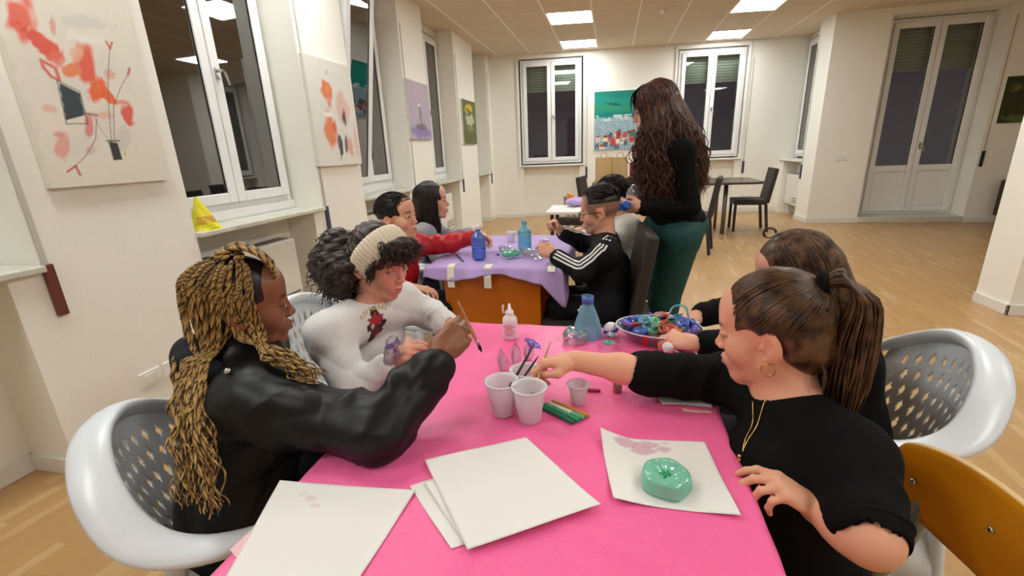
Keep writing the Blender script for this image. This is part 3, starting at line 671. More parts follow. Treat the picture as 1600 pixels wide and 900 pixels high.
def mesh_sdf(prims, cell, disp=None, clip=None):
    lo = np.min([prim_bb(p)[0] for p in prims if (p[6] if p[0] == 'c' else p[5]) == 0], 0)-.02; hi = np.max([prim_bb(p)[1] for p in prims if (p[6] if p[0] == 'c' else p[5]) == 0], 0)+.02
    F = 4; C = cell*F; n = np.ceil((hi-lo)/C).astype(int)+1
    gx = [lo[i]+C*np.arange(n[i]+1) for i in range(3)]
    G = np.stack(np.meshgrid(*gx, indexing='ij'), -1).reshape(-1, 3); Dc = sdf(prims, G, C*2.2, disp).reshape(n+1)
    N = n*F; D = np.repeat(np.repeat(np.repeat(np.where(Dc[:-1, :-1, :-1] < 0, -1, 1).astype(np.float32), F, 0), F, 1), F, 2); D = np.pad(D, ((0, 1),)*3, constant_values=1)
    mn = np.minimum.reduce([np.abs(Dc[i:n[0]+i, j:n[1]+j, k:n[2]+k]) for i, j, k in CORN]); mx = np.maximum.reduce([Dc[i:n[0]+i, j:n[1]+j, k:n[2]+k] for i, j, k in CORN]); m2 = np.minimum.reduce([Dc[i:n[0]+i, j:n[1]+j, k:n[2]+k] for i, j, k in CORN])
    act = np.argwhere((mn < C*1.8) | ((mx > 0) & (m2 < 0)))
    o = np.arange(F+1); off = np.stack(np.meshgrid(o, o, o, indexing='ij'), -1).reshape(-1, 3)
    mark = np.zeros(D.shape, bool)
    for s in off: q = act*F+s; mark[q[:, 0], q[:, 1], q[:, 2]] = True
    I = np.argwhere(mark); D[I[:, 0], I[:, 1], I[:, 2]] = sdf(prims, lo+I*cell, cell*3, disp)
    S = D < 0; cs = [S[i:S.shape[0]-1+i, j:S.shape[1]-1+j, k:S.shape[2]-1+k] for i, j, k in CORN]
    anyS = np.logical_or.reduce(cs); allS = np.logical_and.reduce(cs); cells = np.argwhere(anyS & ~allS)
    vid = np.full(anyS.shape, -1, np.int32); vid[cells[:, 0], cells[:, 1], cells[:, 2]] = np.arange(len(cells))
    dv = np.stack([D[cells[:, 0]+i, cells[:, 1]+j, cells[:, 2]+k] for i, j, k in CORN], 1); acc = np.zeros((len(cells), 3)); cnt = np.zeros(len(cells))
    for a in range(8):
        for b in range(a+1, 8):
            if np.abs(CORN[a]-CORN[b]).sum() != 1: continue
            da, db = dv[:, a], dv[:, b]; m = (da < 0) != (db < 0); t = np.where(m, da/(da-db+1e-20), 0); acc += np.where(m[:, None], CORN[a]+(CORN[b]-CORN[a])*t[:, None], 0); cnt += m
    P = lo+(cells+acc/cnt[:, None])*cell
    for it in range(2):
        e = cell*.3; d0 = sdf(prims, P, cell*3, disp); g = np.stack([sdf(prims, P+np.eye(3)[i]*e, cell*3, disp)-d0 for i in range(3)], 1)/e
        gn = np.sqrt((g*g).sum(1))+1e-6; st = np.clip(d0/gn, -cell*.5, cell*.5); P = P-g/gn[:, None]*st[:, None]*.8
    quads = []
    for ax in range(3):
        sl0 = [slice(None)]*3; sl1 = [slice(None)]*3; sl0[ax] = slice(0, -1); sl1[ax] = slice(1, None)
        E = np.argwhere(S[tuple(sl0)] != S[tuple(sl1)]); u, v = (ax+1) % 3, (ax+2) % 3
        E = E[(E[:, u] > 0) & (E[:, v] > 0) & (E[:, u] < S.shape[u]-1) & (E[:, v] < S.shape[v]-1)]
        ins = S[E[:, 0], E[:, 1], E[:, 2]]
        def g_(du, dv_): q = E.copy(); q[:, u] -= du; q[:, v] -= dv_; return vid[q[:, 0], q[:, 1], q[:, 2]]
        Q = np.stack([g_(1, 1), g_(0, 1), g_(0, 0), g_(1, 0)], 1); Q[~ins] = Q[~ins][:, ::-1]; quads.append(Q)
    Q = np.concatenate(quads); Q = Q[(Q >= 0).all(1)]
    if clip is not None:
        keep = clip(P); Q = Q[keep[Q].all(1)]
    # keep only used vertices
    us = np.unique(Q); mp_ = np.full(len(P), -1, np.int32); mp_[us] = np.arange(len(us))
    return P[us], mp_[Q]
class Frame:
    """head frame: origin between the ears; columns = right, forward, up"""
    def __init__(s, o, az, pitch=0, roll=0, sc=1.0):
        f = Vector((1, 0, 0)); m = Matrix.Rotation(R(az), 3, 'Z') @ Matrix.Rotation(R(-pitch), 3, 'Y') @ Matrix.Rotation(R(roll), 3, 'X')
        fw = np.array(m @ Vector((1, 0, 0))); up = np.array(m @ Vector((0, 0, 1))); rt = np.cross(fw, up); s.R = np.stack([rt, fw, up], 1); s.o = V3(o); s.s = sc
    def p(s, *l): return s.o+s.R @ (V3(*l)*s.s)
    def P(s, A): return s.o+(np.asarray(A)*s.s) @ s.R.T
    def inv(s, X): return ((X-s.o) @ s.R)/s.s
    def ell(s, c, r, k=.01, op=0, rot=None):
        return ell(s.p(*c), V3(*r)*s.s, s.R if rot is None else s.R @ rot, k*s.s, op)
    def cap(s, a, b, ra, rb=None, k=.01, op=0): return cap(s.p(*a), s.p(*b), ra*s.s, (ra if rb is None else rb)*s.s, k*s.s, op)
def rotm(ax, deg): return np.array(Matrix.Rotation(R(deg), 3, ax))
def head_prims(F, lid=.0045, jaw=1.0, cheek=1.0, mouth=0, nose=1.0):
    P = [F.ell((0, -.012, .030), (.074, .094, .083), .02), F.ell((0, .026, -.032), (.057, .058, .078), .03)]
    for s in (-1, 1):
        P += [F.cap((s*.044*jaw, -.002, -.054), (s*.014, .060, -.093), .021, .015, .022), F.ell((s*.038, .050, -.030), (.026*cheek, .028, .030), .02)]
    P += [F.ell((0, .070, -.095), (.019, .015, .015), .016), F.cap((-.032, .074, .019), (.032, .074, .019), .0095, .0095, .014), F.ell((0, .055, .05), (.055, .03, .04), .03)]
    for s in (-1, 1): P.append(F.ell((s*.031, .096, -.001), (.017, .014, .0115), .012, 1))
    P += [F.ell((0, .076, -.062), (.030, .018, .024), .016), F.cap((0, .083, .010), (0, .0965, -.024), .0075, .0088*nose, .010), F.ell((0, .1000, -.029), (.0098*nose, .0100, .0088), .008)]
    for s in (-1, 1):
        P += [F.ell((s*.0120*nose, .0930, -.033), (.0068, .0085, .0065), .005), F.ell((s*.0062, .0975, -.0390), (.003, .004, .003), .002, 1)]
    for s in (-1, 1):
        P += [F.cap((s*.021, .0865, -.0605), (s*.004, .0955, -.0570), .0035, .0050, .004), F.cap((s*.019, .0860, -.0675), (0, .0945, -.0690), .0040, .0062, .004)]
    for s in (-1, 1): P.append(F.cap((s*.0235, .0905, -.0630), (0, .1025, -.0620), .0012, .0020+mouth*.003, .003, 1))
    for s in (-1, 1):
        P += [F.ell((s*.031, .0755, -.001), (.0148, .0142, .0138), .005), F.ell((s*.031, .0905, -.002), (.0135, .008, lid), .0016, 1)]
        er = rotm('Z', s*16) @ rotm('X', -10)
        P += [F.ell((s*.0765, -.014, -.012), (.0075, .0185, .031), .007, 0, er), F.ell((s*.0855, -.009, -.008), (.0085, .0100, .0170), .0025, 1, er), F.ell((s*.0760, -.006, -.036), (.0060, .0085, .0090), .006), F.ell((s*.0785, .004, -.014), (.004, .004, .006), .003)]
    return P
def eyes(F, parent, look=(0, 1, 0), iris=(58, 36, 22)):
    look = unit(look)
    for s in (-1, 1):
        b = B(); bmesh.ops.create_uvsphere(b, u_segments=32, v_segments=24, radius=.0124*F.s); me = bpy.data.meshes.new('eye'); b.to_mesh(me); b.free()
        co = np.array([v.co[:] for v in me.vertices]); L = F.R @ look; c = unit(L); a = (co/(.0124*F.s)) @ c; ang = np.degrees(np.arccos(np.clip(a, -1, 1)))
        col = np.where(ang[:, None] < 11, lin((10, 8, 8)), np.where(ang[:, None] < 27, lin(iris), lin((226, 214, 206))))
        ca = me.color_attributes.new('Col', 'FLOAT_COLOR', 'POINT'); cc = np.ones((len(co), 4), np.float32); cc[:, :3] = col; ca.data.foreach_set('color', cc.ravel())
        o = link('eye', me, M['eye'], parent, True); o.location = F.p(s*.031, .0765, -.001)
def hand_prims(W, d, n, right=True, hs=.92, curls=((25, 30, 20),)*4, spread=0, thumb=None, thumb_open=35, sc_r=1.0):
    """palm + five fingers; d = towards the fingers, n = out of the palm"""
    d = unit(d); n = unit(V3(n)-d*(V3(n) @ d)); s = np.cross(d, n)*(1 if right else -1); W = V3(W); P = []; tips = []
    P.append(cap(W-d*.01*hs, W+d*.030*hs, .021*hs, .022*hs, .012)); c = W+d*.050*hs
    Rm = np.stack([s, d, n], 1); P.append(ell(c, (.036*hs, .042*hs, .0135*hs), Rm, .012)); P.append(ell(W+d*.032*hs+s*.020*hs+n*.006*hs, (.018*hs, .026*hs, .014*hs), Rm, .01))
    off = (.0255, .0085, -.0085, -.0250); LL = (.082, .087, .082, .073); ph = ((.037, .023, .018), (.042, .027, .019), (.038, .025, .018), (.029, .019, .016)); rr = (.0086, .0088, .0083, .0074)
    for i in range(4):
        K = W+d*LL[i]*hs+s*off[i]*hs; P.append(cap(W+d*.03*hs+s*off[i]*.6*hs, K, .011*hs, .0098*hs, .008))
        sp = R(spread)*(1.5-i)/1.5; dd = d*math.cos(sp)+s*math.sin(sp); an = 0; q = K; cu = curls[i] if len(curls) > 1 else curls[0]; r = rr[i]*hs*sc_r
        for j in range(3):
            an += R(cu[j]); v = dd*math.cos(an)+n*math.sin(an); e = q+v*ph[i][j]*hs; r2 = r*(.93 if j < 2 else .86)
            P.append(cap(q, e, r*(1.04 if j else 1.08), r2, .0035 if j else .006)); q = e; r = r2
        tips.append(q)
    tb = W+d*.020*hs+s*.022*hs+n*.008*hs
    if thumb is None:
        a = R(thumb_open); v1 = unit(d*math.cos(a)+s*math.sin(a)+n*.35); m = tb+v1*.036*hs; v2 = unit(d*math.cos(a*.6)+s*math.sin(a*.6)+n*.35); m2 = m+v2*.030*hs; v3 = unit(d*math.cos(a*.4)+s*math.sin(a*.4)+n*.3); te = m2+v3*.023*hs
    else:
        te = V3(thumb); v1 = unit(unit(te-tb)*.7+s*.45+n*.3); m = tb+v1*.036*hs; rem = te-m; L = np.linalg.norm(rem); a_, b_ = .031*hs, .025*hs
        x = min(max((L*L+a_*a_-b_*b_)/(2*L+1e-9), -a_), a_); h = math.sqrt(max(a_*a_-x*x, 0)); bu = unit(s-unit(rem)*(s @ unit(rem))); m2 = m+unit(rem)*x+bu*h
        if L > a_+b_: te = m2+unit(rem)*b_
    P += [cap(tb, m, .0145*hs, .0118*hs, .009), cap(m, m2, .0112*hs, .0098*hs, .005), cap(m2, te, .0100*hs, .0082*hs, .004)]
    tips.append(te); return P, tips
def strands(name, A, r, m, parent, seg=4, tip=.35, cols=None):
    """A: (N,n,3) polylines -> one mesh of thin tapering tubes"""
    A = np.asarray(A, float); N, n, _ = A.shape; T = np.gradient(A, axis=1); T /= np.linalg.norm(T, axis=2, keepdims=True)+1e-9
    ref = np.array([.31, .52, .79]); U = np.cross(T, ref); U /= np.linalg.norm(U, axis=2, keepdims=True)+1e-9; W_ = np.cross(T, U)
    rr = (np.asarray(r).reshape(-1, 1) if np.ndim(r) else np.full((N, 1), r))*np.interp(np.linspace(0, 1, n), [0, .1, .75, 1], [.7, 1, 1, tip])[None, :]
    V = []
    for k in range(seg): a = 2*math.pi*k/seg; V.append(A+(U*math.cos(a)+W_*math.sin(a))*rr[..., None])
    V = np.stack(V, 2).reshape(-1, 3); base = (np.arange(N)[:, None]*n+np.arange(n-1)[None, :])*seg; Q = []
    for k in range(seg): k2 = (k+1) % seg; Q.append(np.stack([base+k, base+k2, base+seg+k2, base+seg+k], -1).reshape(-1, 4))
    return mesh_np(name, V, np.concatenate(Q), m, parent, True, None if cols is None else np.repeat(np.asarray(cols), n*seg, 0))
def res(A, n):
    """resample polylines given as list of control points through Catmull-Rom"""
    return np.array([[tuple(p) for p in bez(a, n-1)] for a in A])
M['skin'] = mat('skin', (220, 170, 140), .5, vcol=True, sss=.12, spec=.4, noise=.05, nscale=30)
M['eye'] = mat('eye_white', (230, 220, 215), .12, vcol=True)
M['skind'] = mat('skin_dark', (120, 75, 50), .42, vcol=True, sss=.08, spec=.5, noise=.06, nscale=30)
def hairmat(name, c1, c2, rough=.38):
    m = mat(name, c1, rough, spec=.45); nt = m.node_tree; b = nt.nodes['Principled BSDF']; tc = nt.nodes.new('ShaderNodeTexCoord'); n = nt.nodes.new('ShaderNodeTexNoise'); n.inputs['Scale'].default_value = 45; n.inputs['Detail'].default_value = 3
    nt.links.new(tc.outputs['Object'], n.inputs[0]); mx = nt.nodes.new('ShaderNodeMix'); mx.data_type = 'RGBA'; r = nt.nodes.new('ShaderNodeMapRange'); r.inputs[1].default_value = .35; r.inputs[2].default_value = .68; nt.links.new(n.outputs[0], r.inputs[0]); nt.links.new(r.outputs[0], mx.inputs[0])
    mx.inputs[6].default_value = (*s2l(c1), 1); mx.inputs[7].default_value = (*s2l(c2), 1); nt.links.new(mx.outputs[2], b.inputs['Base Color']); return m
M['hairblack'] = hairmat('hair_black', (24, 19, 18), (44, 34, 30)); M['hairbrown'] = hairmat('hair_brown', (52, 36, 25), (112, 80, 52), .34); M['haircurl'] = hairmat('hair_dark_curls', (34, 26, 21), (66, 50, 40), .45); M['hairwoman'] = hairmat('hair_auburn', (46, 27, 20), (104, 64, 46), .34)
M['braid'] = mat('braid_gold', (170, 130, 70), .55, vcol=True, noise=.25, nscale=90)
M['blackcloth'] = mat('black_cloth', (12, 12, 13), .9, spec=.2, noise=.2, nscale=40, bump=.15, bscale=400)
M['blacknylon'] = mat('black_nylon_jacket', (15, 16, 17), .45, spec=.35, bump=.12, bscale=30)
M['whitecloth'] = mat('white_sweatshirt_cloth', (214, 214, 210), .85, vcol=True, bump=.12, bscale=200)
M['redcloth'] = mat('red_shiny_track_top', (182, 18, 34), .42, bump=.25, bscale=25)
M['greycloth'] = mat('grey_hoodie', (150, 150, 154), .85)
M['navy'] = mat('dark_navy_cloth', (22, 24, 34), .8); M['green'] = mat('dark_green_trousers', (18, 66, 62), .75, noise=.08, nscale=20, bump=.15, bscale=60)
M['blacktrack'] = mat('black_track_suit', (12, 12, 15), .7, spec=.3, bump=.2, bscale=40)
M['whitepuff'] = mat('white_puffer', (222, 220, 210), .5, bump=.3, bscale=18)
def skincol(F, base, lip, brow=(30, 22, 18), browk=.85, cheek=(0, 0, 0), scalp=None, cap_=None):
    base, lip, brow = lin(base), lin(lip), lin(brow)
    def f(X):
        L = F.inv(X); c = np.tile(base, (len(X), 1)); x, y, z = L.T; ax = np.abs(x)
        def mixin(w, col): nonlocal c; w = np.clip(w, 0, 1)[:, None]; c = c*(1-w)+np.asarray(col)*w
        near = (ax < .1) & (y > .02) & (np.abs(z) < .13)
        ck = np.exp(-(((ax-.042)/.022)**2+((z+.035)/.02)**2))*(y > .02)*.22; mixin(ck, np.array(base)*[1.05, .62, .60])
        ns = np.exp(-((ax/.012)**2+((z+.030)/.012)**2))*(y > .09)*.3; mixin(ns, np.array(base)*[1.02, .65, .62])
        zc = -.0625+.0*x; w = np.clip(1.5-np.abs(z-zc)/(.0085*(1-(ax/.026)**2).clip(.01, 1))*1.2, 0, 1)*(ax < .0235)*(y > .08); mixin(w*.85, lip)
        bz = .0195+.006*np.sin(np.clip(ax/.05, 0, 1)*math.pi*.85); w = np.clip(1.6-np.abs(z-bz)/.0036, 0, 1)*np.clip((ax-.010)/.004, 0, 1)*np.clip((.050-ax)/.006, 0, 1)*(y > .04); mixin(w*browk, brow)
        w = np.clip(1.4-np.abs(np.sqrt(((ax-.031)/.0150)**2+((z+.002)/.0062)**2)-1)/.16, 0, 1)*(y > .06)*(z > -.004); mixin(w*.75, brow)
        ew = np.exp(-((ax-.078)/.012)**2)*(np.abs(z+.012) < .04)*(np.abs(y+.012) < .03)*.3; mixin(ew, np.array(base)*[1.05, .62, .55])
        if scalp is not None: mixin(scalp(x, y, z), cap_)
        far = (L*L).sum(1) > .19**2; c[far] = base
        return c
    return f
def make_person(label, prims, F, colf, m, cell, look=(0, 1, 0), iris=(58, 36, 22), smoothd=None):
    P, Q = mesh_sdf(prims, cell, smoothd); o = mesh_np('person', P, Q, m, None, True, colf(P)); tag(o, label, 'person'); eyes(F, o, look, iris); return o
def garment(name, prims, cell, m, parent, disp=None, clip=None, label=None):
    P, Q = mesh_sdf(prims, cell, disp, clip); o = mesh_np(name, P, Q, m, parent, True); o.matrix_parent_inverse = parent.matrix_world.inverted()
    if label: o['label'] = label
    return o
def torso(pel, chest, neck, shL, shR, hipL, hipR, g=0, thin=1.0, k=.04):
    pel, chest, neck, shL, shR, hipL, hipR = map(V3, (pel, chest, neck, shL, shR, hipL, hipR)); rt = unit(shR-shL); up = unit(neck-pel); fw = unit(np.cross(up, rt)); Rm = np.stack([rt, fw, up], 1)
    hw = np.linalg.norm(shR-shL)/2; hh = np.linalg.norm(neck-pel)
    P = [ell(pel, (hw*.86+g, .098*thin+g, .11+g), Rm, k), ell((pel+chest)/2, (hw*.76+g, .088*thin+g, hh*.32+g), Rm, k), ell(chest, (hw*.90+g, .098*thin+g, hh*.30+g), Rm, k),
         cap(shL, shR, .046+g, .046+g, k), cap(neck-up*.03, shL, .043+g, .044+g, .03), cap(neck-up*.03, shR, .043+g, .044+g, .03), cap(hipL, hipR, .075+g, .075+g, .04)]
    return P
def ss(x, a, b): t = np.clip((x-a)/(b-a), 0, 1); return t*t*(3-2*t)
def wr(amp, f=22, seed=0):
    r = np.random.default_rng(seed); K = r.normal(size=(3, 3)); K /= np.linalg.norm(K, axis=1)[:, None]; K2 = r.normal(size=(3, 3))
    def g(X):
        q = X+.018*np.sin(X @ K2.T*14); s = 0
        for i in range(3): s = s+(1-2*np.abs(np.sin(q @ K[i]*f*(1+.5*i)+i)))*(.6 if i else 1)
        return amp*s*.5
    return g
# ================================================================ PEOPLE
# ---------- ponytail girl, right foreground
def arm(sh, el, wri, r=(.040, .033, .031, .022), k=.02): return [cap(sh, el, r[0], r[1], k), cap(el, V3(el)*.6+V3(wri)*.4, r[1]*.98, r[2]*1.02, k), cap(V3(el)*.6+V3(wri)*.4, wri, r[2], r[3], k)]
def leg(hip, kn, an, toe, r=(.075, .052, .034)): return [cap(hip, kn, r[0], r[1], .03), cap(kn, V3(kn)*.6+V3(an)*.4, r[1]*.95, r[1]*.92, .02), cap(V3(kn)*.6+V3(an)*.4, an, r[1]*.9, r[2], .02), cap(an, toe, r[2], .028, .02)]
def person8():
    F = Frame((.300, .872, .948), 153, -12, 2, .94)
    neck = V3(.335, .835, .835); pel = V3(.345, .74, .50); chest = V3(.318, .785, .69)
    shR = V3(.275, .950, .800); shL = V3(.386, .714, .796); hipR = V3(.37, .83, .49); hipL = V3(.37, .66, .49)
    elR = V3(.095, .930, .812); wrR = V3(-.070, .905, .845)
    elL = V3(.366, .594, .750); wrL = V3(.328, .660, .732)
    H = head_prims(F, .0028, cheek=1.05); H.append(cap(F.p(0, -.022, -.045), neck-V3(0, 0, .02), .047, .050, .025))
    A = torso(pel, chest, neck, shL, shR, hipL, hipR, 0, .9)+H
    A += arm(shR, elR, wrR, (.042, .034, .030, .0215))
    A += arm(shL, elL, wrL, (.044, .037, .033, .0225))
    # right hand pinching a brush over the cups
    d = V3(-.86, -.12, -.42); n = V3(-.38, -.25, -.9)
    hp, tips = hand_prims(wrR, V3(-.95, -.10, -.05), V3(-.05, -.25, -.95), True, .80, ((38, 42, 22), (50, 52, 30), (58, 60, 30), (62, 60, 30)), 0, thumb=V3(-.158, .878, .818)); A += hp
    hpL, tL = hand_prims(wrL, V3(-.80, .05, .50), V3(-.45, .10, -.88), False, .80, ((26, 30, 16), (40, 36, 22), (52, 44, 26), (60, 50, 30)), 10, thumb=V3(.272, .690, .728)); A += hpL
    kR = V3(.08, .86, .47); kL = V3(.08, .68, .47); aR = V3(.10, .86, .09); aL = V3(.10, .68, .09)
    A += leg(hipR, kR, aR, aR+V3(-.12, 0, -.05))+leg(hipL, kL, aL, aL+V3(-.12, 0, -.05))
    o = make_person('girl in black top with a long brown ponytail leaning over the pink table, painting', A, F, skincol(F, (232, 172, 140), (205, 108, 100), (60, 40, 28), .8), M['skin'], .0034, (0, .8, -.5))
    # black top, three-quarter sleeves
    g = .010; T = torso(pel, chest, neck-V3(0, 0, .010), shL, shR, hipL, hipR, g, 1.02)
    cR = elR*.62+wrR*.38*0+elR*.38; cR = elR+(wrR-elR)*.10; cL = elL+(wrL-elL)*.25
    T += [cap(shR, elR, .052, .047, .025, w=.004, wf=55), cap(elR, cR, .047, .047, .01, w=.002, wf=70), cap(shL, shL+(elL-shL)*.86, .056, .052, .025, w=.003, wf=50, ph=1)]
    T += [cap(cR, cR+(wrR-elR)*.35, .0345, .034, .002, 1), cap(shL+(elL-shL)*.80, elL+(elL-shL)*.5, .0425, .043, .002, 1), F.ell((0, -.005, -.125), (.062, .060, .045), .006, 1)]
    garment('top', T, .0042, M['blackcloth'], o, wr(.0025, 24, 2))
    for c_, ax_, rr_ in ((cR, unit(wrR-elR), .0425), (shL+(elL-shL)*.88, unit(elL-shL), .0485)):
        u_ = unit(np.cross(ax_, (0, .3, 1))); v_ = np.cross(ax_, u_); b = B(); tube(b, [c_+u_*rr_*math.cos(a)+v_*rr_*math.sin(a) for a in np.linspace(0, 2*math.pi, 40, endpoint=False)], .0065, 8, closed=True); obj('cuff', b, M['blackcloth'], o, smooth=True)
    garment('trousers', [cap(hipR, kR, .088, .064, .03), cap(hipL, kL, .088, .064, .03), cap(kR, aR, .062, .05, .02), cap(kL, aL, .062, .05, .02), ell(pel, (.135, .12, .10), None, .04)], .007, M['navy'], o)
    for a in (aR, aL): garment('shoe', [cap(a-V3(-.02, 0, .045), a+V3(-.15, 0, -.05), .042, .036, .02)], .006, M['dark'], o)
    # hair
    sc = [F.ell((0, -.014, .034), (.081, .098, .088), .01), F.ell((0, -.050, -.02), (.066, .062, .07), .02), F.ell((0, .105, -.028), (.082, .062, .098), .012, 1), F.ell((0, .02, -.085), (.1, .075, .052), .02, 1)]
    for s in (-1, 1): sc.append(F.ell((s*.082, .034, -.026), (.032, .040, .052), .006, 1)); sc.append(F.ell((s*.082, -.010, -.030), (.026, .026, .040), .012, 1))
    garment('hair', sc, .0034, M['hairbrown'], o)
    knot = V3(0, -.090, .086); r = np.random.default_rng(5); L = []
    def onE(v, k=1.0): v = unit(v); return V3(0, -.014, .034)+v*V3(.082, .099, .089)*k
    for i in range(620):
        a = r.uniform(-1.0, 1.0)*math.pi; # start around hairline ring
        th = a; st = unit(V3(math.sin(th)*.95, math.cos(th)*.75 if math.cos(th) > 0 else math.cos(th)*.9, .52-.95*abs(math.sin(th*.5))**1.3+.10*r.normal()*.4)); st = unit(st+r.normal(size=3)*.06)
        en = unit(knot-V3(0, -.016, .034)); pts = []
        for t in np.linspace(0, 1, 9):
            v = unit(st*(1-t)+en*t+V3(0, 0, .10)*math.sin(math.pi*t)); pts.append(F.p(*onE(v, 1.005+.022*math.sin(math.pi*t)*r.uniform(.2, 1.3))))
        L.append(pts)
    # wisps at nape and temple
    for i in range(60):
        s = r.uniform(-1, 1); p0 = V3(s*.05, -.085, -.055+r.uniform(-.01, .02)); L.extend(res([[F.p(*p0), F.p(*(p0+V3(r.normal()*.008, -.004, -.02))), F.p(*(p0+V3(r.normal()*.012, .002, -.045)))]], 9))
    strands('hair_strand_layer', np.array(L), .0015, M['hairbrown'], o, 4)
    L = []
    for i in range(520):
        u = r.normal(size=2)*.40; u = u/max(1, np.hypot(*u)); w0, w1, w2, w3 = .012, .030, .036, .020
        len_ = r.uniform(.8, 1.0)
        c = [F.p(*(knot+V3(u[0]*.010, 0, u[1]*.010))), F.p(*(knot+V3(u[0]*w1*.8, -.035, .012+u[1]*.016))), F.p(*(knot+V3(u[0]*w1, -.062+u[1]*.020, -.030)))]
        b0 = F.p(*(knot+V3(0, -.062, -.030))); rt = F.R[:, 0]; fw = F.R[:, 1]
        for t, wdt in ((.3, .034), (.65, .034), (1.0, .018)):
            q = b0+V3(.0, .004, -.265)*t*len_+rt*u[0]*wdt+fw*u[1]*wdt+r.normal(size=3)*.0025; c.append(q)
        L.append(c)
    strands('ponytail', res(L, 16), .0019, M['hairbrown'], o, 4, .2)
    b = B(); mt = F.R; tube(b, [F.p(*(knot+V3(.019*math.cos(a), -.004, .019*math.sin(a)))) for a in np.linspace(0, 2*math.pi, 20, endpoint=False)], .009, 8, closed=True); obj('hair_tie', b, M['blackcloth'], o, smooth=True)
    # hoop earring, necklace
    M['gold'] = mat('gold', (214, 170, 90), .25, metal=1)
    for s in (-1, 1):
        c = F.p(s*.0795, -.004, -.056); b = B(); tube(b, [c+F.R[:, 1]*.011*math.cos(a)+F.R[:, 2]*.011*math.sin(a) for a in np.linspace(0, 2*math.pi, 20, endpoint=False)], .0016, 6, closed=True); obj('hoop_earring', b, M['gold'], o, smooth=True)
    return o, F, tips, tL
P8, F8, tips8, tl8 = person8()
# ---------- everyone else: joints in metres, garments over one continuous body
def build(label, F, J, skin, lip, m, cell=.0045, s=1.0, lid=.0045, look=(0, 1, 0), brow=(26, 20, 18), hands=None, top=None, pants=None, shoes='dark', gt=.014, fold=.004, thin=1.0, scalp=None, capc=None, hem=.55, extra_top=(), iris=(48, 30, 20), cuff=.02, legw=1.0, heads={}, neckr=.045, cutneck=.045, wrs=1):
    J = {k: V3(v) for k, v in J.items()}; pel, chest, neck = J['pel'], J['chest'], J['neck']; shR, shL, hipR, hipL = J['shR'], J['shL'], J['hipR'], J['hipL']
    A = torso(pel, chest, neck, shL, shR, hipL, hipR, -.004, thin)+head_prims(F, lid, **heads)+[cap(F.p(0, -.022, -.045), neck-V3(0, 0, .02), neckr*F.s, (neckr+.004)*F.s, .025)]
    T = torso(pel, chest, neck-V3(0, 0, .006), shL, shR, hipL, hipR, gt, thin); i = 0; tips = {}
    for sd in ('R', 'L'):
        sh, el, wri = J['sh'+sd], J['el'+sd], J['wr'+sd]
        A += arm(sh, el, wri, (.040*s, .034*s, .030*s, .021*s))
        d, n, cu, th = hands[sd][:4]; hp, tp = hand_prims(wri, V3(d), V3(n), sd == 'R', .90*s, cu, hands[sd][4] if len(hands[sd]) > 4 else 3, thumb=None if th is None else V3(th)); A += hp; tips[sd] = tp
        ce = wri-unit(wri-el)*cuff
        T += [cap(sh, el, (.042+gt)*s, (.036+gt)*s, .03, w=fold, wf=48*wrs, ph=i), cap(el, ce, (.036+gt)*s, (.027+gt*.8)*s, .02, w=fold*.8, wf=60*wrs, ph=i+1), cap(ce-unit(wri-el)*.012, wri+unit(wri-el)*.05, .0235*s, .0245*s, .002, 1)]; i += 2
        A += leg(J['hip'+sd], J['kn'+sd], J['an'+sd], J['an'+sd]+J['toe'], (.075*s, .052*s, .036*s))
    T += list(extra_top(gt) if callable(extra_top) else extra_top); T.append(ell(neck+V3(0, 0, .035), (cutneck+.008, cutneck+.008, .038), None, .008, 1))
    sc_ = None
    o = make_person(label, A, F, skincol(F, skin, lip, brow, .85, scalp=scalp, cap_=None if capc is None else lin(capc)), m, cell, look, iris)
    garment(top[0], T, max(cell, .0045), top[1], o, wr(fold*.9, 20, len(label)))
    L = [ell(pel-V3(0, 0, .01), (.125*s*legw+.01, .115*s*legw, .10*s), None, .04), cap(J['hipR'], J['hipL'], .088*s*legw, .088*s*legw, .04)]
    for sd in ('R', 'L'): L += [cap(J['hip'+sd], J['kn'+sd], .088*s*legw, .064*s*legw, .02, w=.002, wf=50), cap(J['kn'+sd], J['an'+sd], .064*s*legw, .048*s, .02, w=.002, wf=50)]
    garment(pants[0], L, .006, pants[1], o)
    for sd in ('R', 'L'):
        a = J['an'+sd]; tv = J['toe']; garment('shoe', [cap(a+V3(0, 0, -.035)-unit(tv)*.02, a+tv*1.15, .040*s, .034*s, .02)], .006, M[shoes], o)
    return o, tips, J
FIST = ((70, 80, 40), (75, 85, 40), (78, 85, 40), (80, 85, 40)); RELAX = ((18, 24, 14), (22, 28, 16), (26, 30, 18), (30, 32, 20)); PINCH = ((40, 40, 20), (52, 48, 26), (62, 56, 30), (68, 60, 30))
